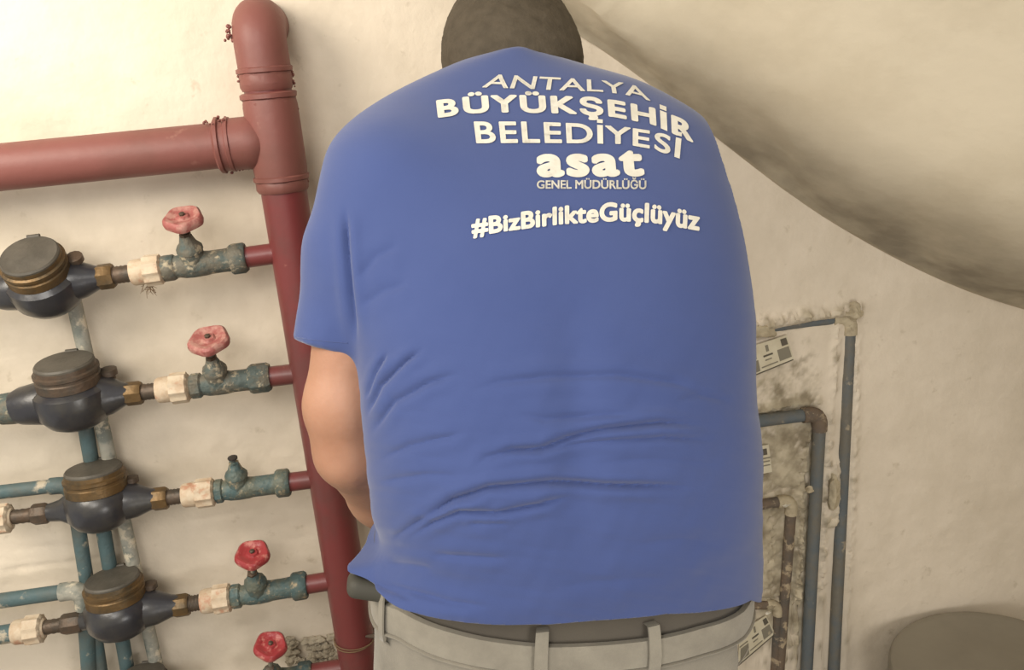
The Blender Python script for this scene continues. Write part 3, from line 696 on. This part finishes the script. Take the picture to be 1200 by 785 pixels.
def refine(V, Q):
    E = np.sort(np.concatenate([Q[:, [0, 1]], Q[:, [1, 2]], Q[:, [2, 3]], Q[:, [3, 0]]]), 1)
    U, inv = np.unique(E, axis=0, return_inverse=True); inv = inv.ravel(); n = len(Q); nv = len(V)
    e = [inv[k*n:(k+1)*n]+nv for k in range(4)]; c = np.arange(n)+nv+len(U)
    V2 = np.concatenate([V, (V[U[:, 0]]+V[U[:, 1]])/2, V[Q].mean(1)])
    return V2, np.concatenate([np.stack([Q[:, 0], e[0], c, e[3]], 1), np.stack([Q[:, 1], e[1], c, e[0]], 1), np.stack([Q[:, 2], e[2], c, e[1]], 1), np.stack([Q[:, 3], e[3], c, e[2]], 1)])
def cut_cloth(V, Q, zf, keep_above=True):
    """cut the cloth along a curved hem: shear the hem flat, cut, shear back"""
    bm = bmesh.new(); me = bpy.data.meshes.new('cut'); Vs = V.copy(); Vs[:, 2] -= zf(V[:, 0])
    me.from_pydata(Vs.tolist(), [], Q.tolist()); bm.from_mesh(me); bpy.data.meshes.remove(me)
    bmesh.ops.bisect_plane(bm, geom=bm.verts[:]+bm.edges[:]+bm.faces[:], dist=1e-6, plane_co=(0, 0, 0), plane_no=(0, 0, 1), clear_inner=keep_above, clear_outer=not keep_above)
    x = np.array([v.co[:] for v in bm.verts]); x[:, 2] += zf(x[:, 0]); bm.verts.index_update()
    F = [[v.index for v in f.verts] for f in bm.faces]; bm.free(); return x, F
V = lap(V, Q, 9, .5); V, Q = refine(V, Q); V = lap(V, Q, 4, .5)
# the cloth is caught over the pouch: drawn out to a point at the left hip, pinched in above it
PX, PY, PZ = proj(V)
pull = .022*np.exp(-((PY-664)/11)**2)*np.clip((470-PX)/45, 0, 1)**1.5-.006*np.exp(-((PY-636)/12)**2)*np.clip((480-PX)/50, 0, 1)
V[:, 0] -= pull
N_ = normals(V, Q)
PX, PY, PZ = proj(V); face = (N_*(CAM-V)).sum(1) > -.05
# (fold line on the cloth, depth of the valley, width, strength of the ridge beside it)
FOLDS = [
 ([(548, 552), (570, 536), (600, 528), (634, 526), (669, 513), (712, 502), (773, 495), (835, 498)], 4.2, 5.5, 1.1),
 ([(620, 532), (703, 517), (777, 512), (845, 516)], 2.6, 5, .9),
 ([(462, 630), (495, 608), (530, 586), (573, 571), (643, 565), (703, 569), (768, 569), (830, 572)], 5.0, 6, 1.1),
 ([(470, 636), (508, 612), (539, 599), (582, 601), (630, 592), (677, 580)], 4.0, 5, .9),
 ([(545, 613), (600, 613)], 2, 5, .8), ([(500, 651), (600, 655)], 2.2, 6, .8),
 ([(452, 660), (480, 662), (510, 668)], 1.5, 6, .8), ([(430, 676), (455, 690), (490, 706)], 2.2, 6, .8), ([(458, 632), (478, 618), (500, 604)], 2, 5, 1), ([(440, 680), (478, 692), (530, 706), (580, 712)], 2.4, 6, .8),
 ([(543, 461), (582, 448), (643, 441), (725, 439), (790, 448), (848, 468)], 2.6, 7, .9),
 ([(599, 482), (638, 491), (703, 487), (750, 484)], 2.2, 6, .8),
 ([(428, 492), (446, 452), (474, 424), (500, 405)], 3.2, 5, 1), ([(432, 512), (462, 470), (504, 447), (543, 437)], 2.8, 6, 1), ([(428, 470), (440, 438), (455, 410)], 2.6, 4, 1),
 ([(440, 540), (480, 522), (552, 506)], 2.2, 6, .8), ([(440, 565), (500, 556), (545, 558)], 2.0, 6, .7),
 ([(740, 640), (800, 632), (860, 640)], 1.2, 9, .6), ([(640, 690), (720, 680), (800, 676)], 1.0, 9, .6),
 ([(690, 545), (760, 538), (850, 545)], 1.6, 8, .7), ([(860, 470), (820, 462), (790, 470)], 1.6, 6, .7),
 ([(404, 235), (407, 290), (411, 345), (418, 408)], 4.5, 5.5, .8), ([(418, 330), (440, 300), (470, 285)], 1.6, 8, .8), ([(420, 360), (450, 340), (480, 330)], 1.6, 8, .8),
]
disp = np.zeros(len(V))
for poly, dp, wd, rg in FOLDS:
    d, t, L, s = seg_dist(PX, PY, poly); e = np.clip(np.minimum(t, L-t)/(L*.25+1e-6), 0, 1); e = e*e*(3-2*e); e = np.where(d > 40, 0, np.maximum(e, .0))
    sd = d*s; wn = wd*.62
    disp += .001*dp*1.15*e*(-np.exp(-(sd/wn)**2)+rg*.6*np.exp(-((np.abs(sd)-wd*1.8)/(wd*1.3))**2))
disp += .0022*noise2(PX*.01, PY*.02, 21, 1.2)*np.clip((PY-250)/300, .1, 1)
disp *= face
# spine hollow and shoulder blades
sp = np.exp(-((PX-(672+(PY-300)*.02))/30)**2)*np.clip((PY-330)/120, 0, 1)*np.clip((700-PY)/150, 0, 1)*face
disp -= .007*sp
V2 = V+N_*disp[:, None]
# double stitched hem on the body
ps_loc = np.array([float(sect(1.0)[0]), -.58, 0.0])
person = thing('person', ps_loc, 'person seen from behind in blue printed shirt and grey jeans, leaning toward the pipes', 'person')
V2, Q = cut_cloth(V2, Q, zhem)
shirt = mesh('t_shirt', V2, Q, SHIRT, person)
shirt.data.polygons.foreach_set('use_smooth', [True]*len(shirt.data.polygons))
bvh = BVHTree.FromPolygons([tuple(v) for v in V2], [tuple(int(i) for i in q) for q in Q])
md = shirt.modifiers.new('cloth', 'SOLIDIFY'); md.thickness = .002; md.offset = -1
def on_cloth(px, py, lift):
    d = ray(px, py); h = bvh.ray_cast(Vector(CAM), Vector(d))
    if h[0] is None: return None
    return np.array(h[0])+np.array(h[1])*lift*(1 if h[1].dot(Vector(d)) < 0 else -1)
# stitched hems as fine cords on the cloth
def seam(name, pxs, lift, r, m, parent):
    pts = []
    for (x0, y0), (x1, y1) in zip(pxs[:-1], pxs[1:]):
        for t in np.linspace(0, 1, 6, endpoint=False):
            q = on_cloth(x0+(x1-x0)*t, y0+(y1-y0)*t, lift)
            if q is not None: pts.append(q)
    if len(pts) > 2:
        b = MB(); b.tube(pts, r, 5); b.build(name, m, parent)
seam('sleeve_stitching', [(344, 394), (360, 397), (385, 400), (412, 402)], .0001, .0007, SHIRT, shirt)

# lettering printed on the back
def text_mesh(txt, bold, space=1.0):
    if 'İ' not in txt: return text_mesh0(txt, bold, space)
    # set letter by letter so that the dotted capital I is a plain bar
    bm = bmesh.new(); x = 0; gap = .115*space; H = .70; prev = ''
    t = text_mesh0('H', 0); H = max(v.co.y for v in t.vertices)
    for ch in txt:
        if ch == 'İ':
            w_ = .10+2*bold; b = MB()
            for y0, y1 in ((-bold, H+bold), (H+.10, H+.10+w_)): b.add([(x, y0, 0), (x+w_, y0, 0), (x+w_, y1, 0), (x, y1, 0)], [(0, 1, 2, 3)])
            t = bpy.data.meshes.new('bar'); t.from_pydata(b.V, [], b.F); bm.from_mesh(t); x += w_+gap
        else:
            t = text_mesh0(ch, bold); xs = [v.co.x for v in t.vertices]; k = gap*(.45 if ch+prev in ('YE',) or ch == 'Y' or prev == 'Y' else 1)-gap-(.05 if ch == 'Ş' else 0)
            t.transform(Matrix.Translation((x-min(xs)+k, 0, 0))); bm.from_mesh(t); x += max(xs)-min(xs)+gap+k
        prev = ch
    me = bpy.data.meshes.new('lettering'); bm.to_mesh(me); bm.free(); return me
def text_mesh0(txt, bold, space=1.0):
    shift = bold; bold = 0
    cu = bpy.data.curves.new('lettering', 'FONT'); cu.body = txt; cu.size = 1; cu.offset = bold; cu.space_character = space; cu.resolution_u = 6
    o = bpy.data.objects.new('lettering', cu); COL.objects.link(o); bpy.context.view_layer.update()
    me = bpy.data.meshes.new_from_object(o.evaluated_get(bpy.context.evaluated_depsgraph_get()))
    bpy.data.objects.remove(o); bpy.data.curves.remove(cu)
    if shift > 0:
        bm = bmesh.new()
        for k in range(14):
            a = k*math.pi/7; me.transform(Matrix.Translation((shift*math.cos(a), shift*math.sin(a), 0))); bm.from_mesh(me); me.transform(Matrix.Translation((-shift*math.cos(a), -shift*math.sin(a), 0)))
        bm.to_mesh(me); bm.free()
    return me
def lettering(name, txt, base, top, vref, bold=0., space=1.0, slant=0.):
    me = text_mesh(txt, bold, space); bm = bmesh.new(); bm.from_mesh(me)
    bmesh.ops.triangulate(bm, faces=bm.faces)
    for _ in range(3):
        ed = [e for e in bm.edges if e.calc_length() > .16]
        if not ed: break
        bmesh.ops.subdivide_edges(bm, edges=ed, cuts=1, use_grid_fill=False); bmesh.ops.triangulate(bm, faces=bm.faces)
    xs = [v.co.x for v in bm.verts]; x0, x1 = min(xs), max(xs)
    base = np.array(base, float); top = np.array(top, float)
    from_l = np.array([0]+list(np.cumsum(np.linalg.norm(np.diff(base, axis=0), axis=1)))); from_l /= from_l[-1]
    top_l = np.array([0]+list(np.cumsum(np.linalg.norm(np.diff(top, axis=0), axis=1)))); top_l /= top_l[-1]
    for v in bm.verts:
        u = (v.co.x-x0)/(x1-x0); k = v.co.y/vref; 
        b0 = np.array([np.interp(u, from_l, base[:, 0]), np.interp(u, from_l, base[:, 1])]); t0 = np.array([np.interp(u, top_l, top[:, 0]), np.interp(u, top_l, top[:, 1])])
        p = b0+(t0-b0)*k; q = on_cloth(p[0], p[1], .0012)
        if q is None: q = on_cloth(min(max(p[0], 400), 850), p[1]+4, .0012)
        if q is None: q = at_body(*p)
        v.co = Vector(q)
    bm.normal_update(); bm.to_mesh(me); bm.free(); me.name = name
    o = link(name, me, PRINT, shirt, smooth=False); return o
CAPH = .70; XH = .53
_t = text_mesh('H', 0); CAPH = max(v.co.y for v in _t.vertices); _t = text_mesh('x', 0); XH = max(v.co.y for v in _t.vertices)
lettering('printed_word', 'ANTALYA', [(565, 103), (626, 105), (654, 106.5), (702, 108), (730, 111), (762, 119)], [(572, 88), (626, 90.5), (654, 92), (702, 95), (730, 98), (757, 105)], CAPH, .012)
lettering('printed_word', 'BÜYÜKŞEHİR', [(513, 138), (557, 132.5), (600, 131.5), (665, 133), (720, 137), (765, 146), (812, 167)], [(511, 119.5), (557, 114), (600, 113), (665, 114.5), (720, 119), (765, 128), (812, 146)], CAPH, .042, 1.05)
lettering('printed_word', 'BELEDİYESİ', [(558, 168), (620, 167.5), (676, 168), (731, 169), (765, 175), (796, 186)], [(555, 144), (620, 144), (676, 146), (731, 150), (765, 155), (798, 164)], CAPH, .022)
lettering('printed_word', 'asat', [(629, 206), (690, 205.5), (755, 205)], [(628, 184), (690, 183.5), (753, 183.5)], XH, .048, 1.14)
lettering('printed_line', 'GENEL MÜDÜRLÜĞÜ', [(629, 221.5), (690, 221.5), (757, 222)], [(629, 212.5), (690, 212), (757, 212.5)], CAPH, .024)
lettering('printed_line', '#BizBirlikteGüçlüyüz', [(553, 277), (590, 271), (657, 262.5), (724, 258.5), (768, 261), (819, 270)], [(552, 257), (590, 253), (657, 243), (724, 238.5), (768, 240), (820, 249)], CAPH, .042, 1.05)

# head and neck positions
HC = on_y(596, 62, -.285); HC[2] -= .0
hr = .5*160*depth(HC)/FOC
ZC = HC[2]
# head looks down at the pipes: local frame, zf = crown direction, yf = face direction
hp = math.radians(38)
zf = np.array([0, math.sin(hp), math.cos(hp)]); yf = np.array([0, math.cos(hp), -math.sin(hp)]); xf = np.array([1., 0, 0])
RH = np.array([xf, yf, zf])
HC = HC-zf*.020
ELB = on_y(411, 528, -.56); WRL = on_y(500, 652, -.36); 
RELB = np.array([RSE[0]+.0, -.24, RSE[2]-.09]); WRR = np.array([float(WRL[0])+.19, -.16, RELB[2]-.06])
WZ = float(zhem(.0)); 
# jeans outline
JL = [(440, 690), (438, 720), (440, 785), (446, 860)]; JR = [(869, 700), (868, 740), (866, 785), (862, 860)]
jl = np.array([at_body(*p) for p in JL]); jr = np.array([at_body(*p) for p in JR])
def jsect(z, off=0.):
    i = np.argsort(jl[:, 2]); j = np.argsort(jr[:, 2])
    xl = np.interp(z, jl[i, 2], jl[i, 0]); xr = np.interp(z, jr[j, 2], jr[j, 0])
    return (xl+xr)/2, -.592+0*z, (xr-xl)/2+off, .146+0*z+off
WAIST = [(436, 690), (460, 708), (500, 731), (560, 748), (640, 757), (700, 755), (760, 749), (820, 735), (868, 716)]
WW = []
for a_, b__ in WAIST:
    y = -.7
    for _ in range(40):
        p = on_y(a_, b__, y); cx, cy, a, b_ = jsect(p[2]); t = min(abs(p[0]-cx)/a, .995); y = .5*y+.5*(cy-b_*(1-t**NE)**(1/NE))
    WW.append(on_y(a_, b__, y))
WW = np.array(WW)
def zw(x, y):
    zb = np.interp(x, WW[:, 0], WW[:, 2]); return zb
HIPX = float(jsect(.85)[0]); CR = .80
FEET = [(-.115, -.60), (.12, -.52)]
# --- body, one continuous surface
g = Grid((-.47, -.86, -.005), (.42, -.03, 1.80), .006)
g.loft(loftfn(-.020), 1.14, 1.60, .02)
g.loft(loftfn(-.022, jsect, 1.17), .80, 1.17, .015)
for (fx, fy), sx in zip(FEET, (-1, 1)):
    x0 = HIPX+sx*.100; kn = np.array([x0+(HIPX+fx-x0)*.5, fy+.03, .47]); an = np.array([HIPX+fx, fy-.01, .09])
    g.cone((x0, -.59, .80), kn, .080, .055, .02); g.cone(kn, kn+(an-kn)*.35+np.array([0, -.012, 0]), .055, .056, .02); g.cone(kn+(an-kn)*.35+np.array([0, -.012, 0]), an, .056, .034, .02)
    g.cone(an, an+np.array([0, .13, -.045]), .034, .028, .02); g.cone(an+np.array([0, -.03, -.05]), an+np.array([0, .15, -.06]), .026, .022, .02)
NB = np.array([HC[0]+.02, -.42, HC[2]-.10])
g.cone(NB, HC-zf*.05-yf*.02, .066, .060, .03)
g.ell(HC, (.076, .094, .104), .02, RH)
g.ell(HC+yf*.035-zf*.05, (.058, .062, .062), .02, RH)           # jaw
g.cone(HC+yf*.088+zf*.008, HC+yf*.112-zf*.028, .009, .014, .01)   # nose
g.ell(HC+yf*.095-zf*.062, (.026, .012, .008), .006, RH)           # lips
g.ell(HC+yf*.09-zf*.092, (.024, .02, .018), .012, RH)             # chin
for s in (-1, 1):
    g.ell(HC+xf*s*.080-zf*.008, (.008, .018, .030), .006, RH); g.ell(HC+yf*.086+xf*s*.031+zf*.008, (.016, .012, .010), .006, RH, sub=True)
    g.ell(HC+yf*.086+xf*s*.031+zf*.024, (.024, .010, .006), .008, RH)
# arms
g.cone(SH+np.array([.01, 0, -.01]), SM+np.array([.004, 0, 0]), .066, .056, .04); g.cone(SM+np.array([.004, 0, 0]), ELB+np.array([0, 0, .06]), .053, .046, .02)
g.cone(ELB+np.array([0, 0, .06]), ELB, .046, .043, .02)
mid = ELB+(WRL-ELB)*.35; g.cone(ELB, mid, .042, .042, .02); g.cone(mid, WRL, .042, .027, .02)
g.cone(RSH, RSM, .066, .056, .04); g.cone(RSM, RELB, .054, .044, .03); mid = RELB+(WRR-RELB)*.35; g.cone(RELB, mid, .044, .044, .02); g.cone(mid, WRR, .044, .028, .02)
def hand(wr, fd, pn, side):
    """fd finger direction, pn palm normal"""
    fd, lat, pn = frame(fd, pn); lat = lat*side
    g.cone(wr, wr+fd*.03, .027, .024, .012)
    for k, (off, L) in enumerate(((-.030, .070), (-.010, .078), (.010, .073), (.028, .058))):
        kn = wr+fd*.085+lat*off; g.cone(wr+fd*.02+lat*off*.6, kn, .016, .0125, .012)
        p = kn; ang = .0
        for j, f in enumerate((.45, .32, .23)):
            ang += (.5, .7, .5)[j]; d = fd*math.cos(ang)+pn*math.sin(ang); q = p+d*L*f; g.cone(p, q, .0100-.0008*j, .0092-.0008*j, .003); p = q
    p = wr+fd*.02-lat*.022; q = p+(fd*.6-lat*.6+pn*.5)*.042; g.cone(p, q, .016, .012, .01); g.cone(q, q+(fd*.8+pn*.6)*.03, .0115, .0085, .004)
hand(WRL, (WRL-ELB), np.array([.4, .3, -1]), 1); hand(WRR, (WRR-RELB), np.array([-.2, .3, -1]), -1)
Vb, Qb = g.mesh(); del g
Vb = lap(Vb, Qb, 3, .4)
body = mesh('body', Vb, Qb, SKIN, person); body.data.polygons.foreach_set('use_smooth', [True]*len(body.data.polygons))
for s in (-1, 1):
    bm = bmesh.new(); bmesh.ops.create_uvsphere(bm, u_segments=14, v_segments=10, radius=.0115); me = bpy.data.meshes.new('eye'); c = HC+yf*.079+xf*s*.031+zf*.008
    bmesh.ops.translate(bm, verts=bm.verts, vec=Vector(c)); bm.to_mesh(me); bm.free(); link('eye', me, EYE, body)
# hair
g = Grid(HC-.16, HC+.16, .004)
g.ell(HC+zf*.006-yf*.006, (hr, .108, .118), .01, RH)
g.ell(HC-yf*.055-zf*.035, (hr*.86, .058, .075), .03, RH)
sl, X, Y, Z = g.sub(HC-.16, HC+.16)
fy = (X-HC[0])*yf[0]+(Y-HC[1])*yf[1]+(Z-HC[2])*yf[2]; fz = (X-HC[0])*zf[0]+(Y-HC[1])*zf[1]+(Z-HC[2])*zf[2]
g.F[sl] = np.maximum(g.F[sl], -(fz+.075-np.clip(fy+.03, 0, 1)*1.35))
Vh, Qh = g.mesh(); Vh = lap(Vh, Qh, 4); Nh = normals(Vh, Qh)
Vh = Vh+Nh*(.0012*noise2(Vh[:, 0]*1+Vh[:, 1], Vh[:, 2], 31, 160))[:, None]
hair = mesh('hair', Vh, Qh, HAIR, person); hair.data.polygons.foreach_set('use_smooth', [True]*len(hair.data.polygons))
# collar rib round the neck
pts = []; nc = NB+np.array([0, .02, .035]); 
for k in range(33):
    a = 2*math.pi*k/32; pts.append(nc+np.array([math.cos(a)*.082, math.sin(a)*.072, math.sin(a)*-.035]))
b = MB(); b.tube(pts, .007, 8, cap=False); b.build('collar', SHIRT, shirt)

# --- jeans
g = Grid((-.40, -.80, .03), (.38, -.38, 1.06), .006)
def hipsect(z, off=0.):
    cx, cy, a, b_ = jsect(z, off); k = np.clip((.88-z)/.14, 0, 1); return cx, cy, a*(1-.16*k*k), b_*(1-.22*k*k)
g.loft(loftfn(0, hipsect, 1.2), .72, 1.06, .001)
sl, X, Y, Z = g.sub((-9, -9, .70), (9, 9, .80)); hx, hy, ha, hb = hipsect(Z)
g.F[sl] = np.maximum(g.F[sl], .77-np.abs(X-hx)*.0-Z)
for (fx, fy), sx in zip(FEET, (-1, 1)):
    x0 = HIPX+sx*.107; kn = np.array([x0+(HIPX+fx-x0)*.5, fy+.03, .47]); an = np.array([HIPX+fx, fy-.01, .075])
    g.cone((x0, -.592, .86), kn, .118, .080, .06); g.cone(kn, an, .080, .072, .03, cut=((0, 0, .06), (0, 0, -1)))
Vj, Qj = g.mesh(); del g
Vj = lap(Vj, Qj, 8, .5); Nj = normals(Vj, Qj)
Vj = Vj+Nj*(.0025*noise2(Vj[:, 0]+Vj[:, 1]*.5, Vj[:, 2], 41, 14)*np.clip((.93-Vj[:, 2])/.1, 0, 1))[:, None]
Vj, Qj = cut_cloth(Vj, Qj, lambda x: zw(x, 0), False)
jeans = mesh('jeans', Vj, Qj, DENIM, person); jeans.data.polygons.foreach_set('use_smooth', [True]*len(jeans.data.polygons))
jeans.modifiers.new('cloth', 'SOLIDIFY').thickness = .002
def jpt(th, z, off):
    cx, cy, a, b_ = jsect(z, off); c_, s_ = math.cos(th), math.sin(th)
    return np.array([cx+a*math.copysign(abs(c_)**(2/NE), c_), cy+b_*math.copysign(abs(s_)**(2/NE), s_), z])
def band(name, ztop, hgt, off, m, parent, th0=0, th1=2*math.pi, n=120, thick=.002):
    V = []; F = []
    for k in range(n+1):
        th = th0+(th1-th0)*k/n; z0 = .97
        x = jpt(th, z0, 0)[0]; zt_ = ztop(x)
        for dz, oo in ((0, -thick), (0, off), (-.25, off+.0012), (-.5, off+.0012), (-.75, off+.001), (-1, off), (-1, -thick)):
            V.append(jpt(th, zt_+dz*hgt, oo))
    M_ = 7
    F = [(k*M_+j, (k+1)*M_+j, (k+1)*M_+(j+1) % M_, k*M_+(j+1) % M_) for k in range(n) for j in range(M_)]
    return mesh(name, V, F, m, parent)
zwx = lambda x: float(np.interp(x, WW[:, 0], WW[:, 2]))
band('waistband', lambda x: zwx(x)+.001, .036, .0045, DENIMD, jeans)
band('waistband_seam', lambda x: zwx(x)-.036, .003, .0062, DENIM, jeans)
band('underwear_band', lambda x: zwx(x)+.055, .075, -.006, UNDER, person, thick=.010)
def belt_loop(px, y0=None):
    # strip over the waistband at photo column px
    p = None; best = 1e9
    for k in range(400):
        th = math.pi+math.pi*k/400; q = jpt(th, .93, 0); z = zwx(q[0])-.018; q = jpt(th, z, .004); d = abs(proj(q)[0]-px)
        if d < best: best = d; T = th; zc = z
    top = zwx(jpt(T, .93, 0)[0]); b = MB(); V = []; wd = .0055/.2
    prof = [(.020, -.004), (.021, .006), (.012, .0085), (.000, .0105), (-.018, .0115), (-.032, .0105), (-.045, .008), (-.052, .002)]
    for dz, oo in prof:
        for s in (-1, 1): V.append(jpt(T+s*wd, top+dz, oo))
    for dz, oo in prof:
        for s in (-1, 1): V.append(jpt(T+s*wd, top+dz, oo-.0025))
    n = len(prof); F = [(2*k, 2*k+1, 2*k+3, 2*k+2) for k in range(n-1)]+[(2*n+2*k, 2*n+2*k+2, 2*n+2*k+3, 2*n+2*k+1) for k in range(n-1)]
    F += [(2*k, 2*k+2, 2*n+2*k+2, 2*n+2*k) for k in range(n-1)]+[(2*k+1, 2*n+2*k+1, 2*n+2*k+3, 2*k+3) for k in range(n-1)]
    F += [(0, 2*n, 2*n+1, 1), (2*n-2, 2*n-1, 4*n-1, 4*n-2)]
    b.add(V, F); b.build('belt_loop', DENIMD, jeans)
for px in (452, 634, 764): belt_loop(px)
def jseam(z0f, th0, th1, name='pocket_seam'):
    pts = [jpt(th0+(th1-th0)*t, z0f(t), .0012) for t in np.linspace(0, 1, 24)]; b = MB(); b.tube(pts, .0012, 5); b.build(name, DENIMD, jeans)
jseam(lambda t: .905-.012*t, 1.13*math.pi, 1.40*math.pi, 'yoke_seam'); jseam(lambda t: .893+.012*t, 1.56*math.pi, 1.85*math.pi, 'yoke_seam')
# shoes
for (fx, fy), sx in zip(FEET, (-1, 1)):
    an = np.array([HIPX+fx, fy-.01, .09]); g = Grid(an-np.array([.09, .12, .10]), an+np.array([.09, .24, .06]), .006)
    g.cone(an+np.array([0, -.035, -.045]), an+np.array([0, .16, -.055]), .043, .038, .03); g.cone(an+np.array([0, -.01, 0]), an+np.array([0, .06, -.04]), .048, .042, .03)
    sl, X, Y, Z = g.sub(an-1, an+1); g.F[sl] = np.maximum(g.F[sl], .001-Z); V_, Q_ = g.mesh(); mesh('shoe', V_, Q_, SHOE, person)
# pouch clipped to the belt, poking out at the left hip
pc = on_y(437, 687, -.64)
pouch = thing('belt_pouch', pc, 'dark rounded phone pouch on the belt at the left hip under the shirt hem', 'pouch')
g = Grid(pc-.07, pc+.07, .003)
sl, X, Y, Z = g.sub(pc-1, pc+1)
ux = (X-pc[0])*math.cos(.35)-(Z-pc[2])*math.sin(.35)*-1; uz = (Z-pc[2])*math.cos(.35)-(X-pc[0])*math.sin(.35)*-1
ux = (X-pc[0])*math.cos(-.35)+(Z-pc[2])*math.sin(-.35); uz = -(X-pc[0])*math.sin(-.35)+(Z-pc[2])*math.cos(-.35)
qx = np.abs(ux)-.020; qz = np.abs(uz)-.002; qy = np.abs(Y-pc[1])-.008
g.F[sl] = np.sqrt(np.maximum(qx, 0)**2+np.maximum(qy, 0)**2+np.maximum(qz, 0)**2)+np.minimum(np.maximum(np.maximum(qx, qy), qz), 0)-.011
V_, Q_ = g.mesh(); mesh('case', V_, Q_, mat('black_pouch', (66, 64, 56), rough=.7), pouch)
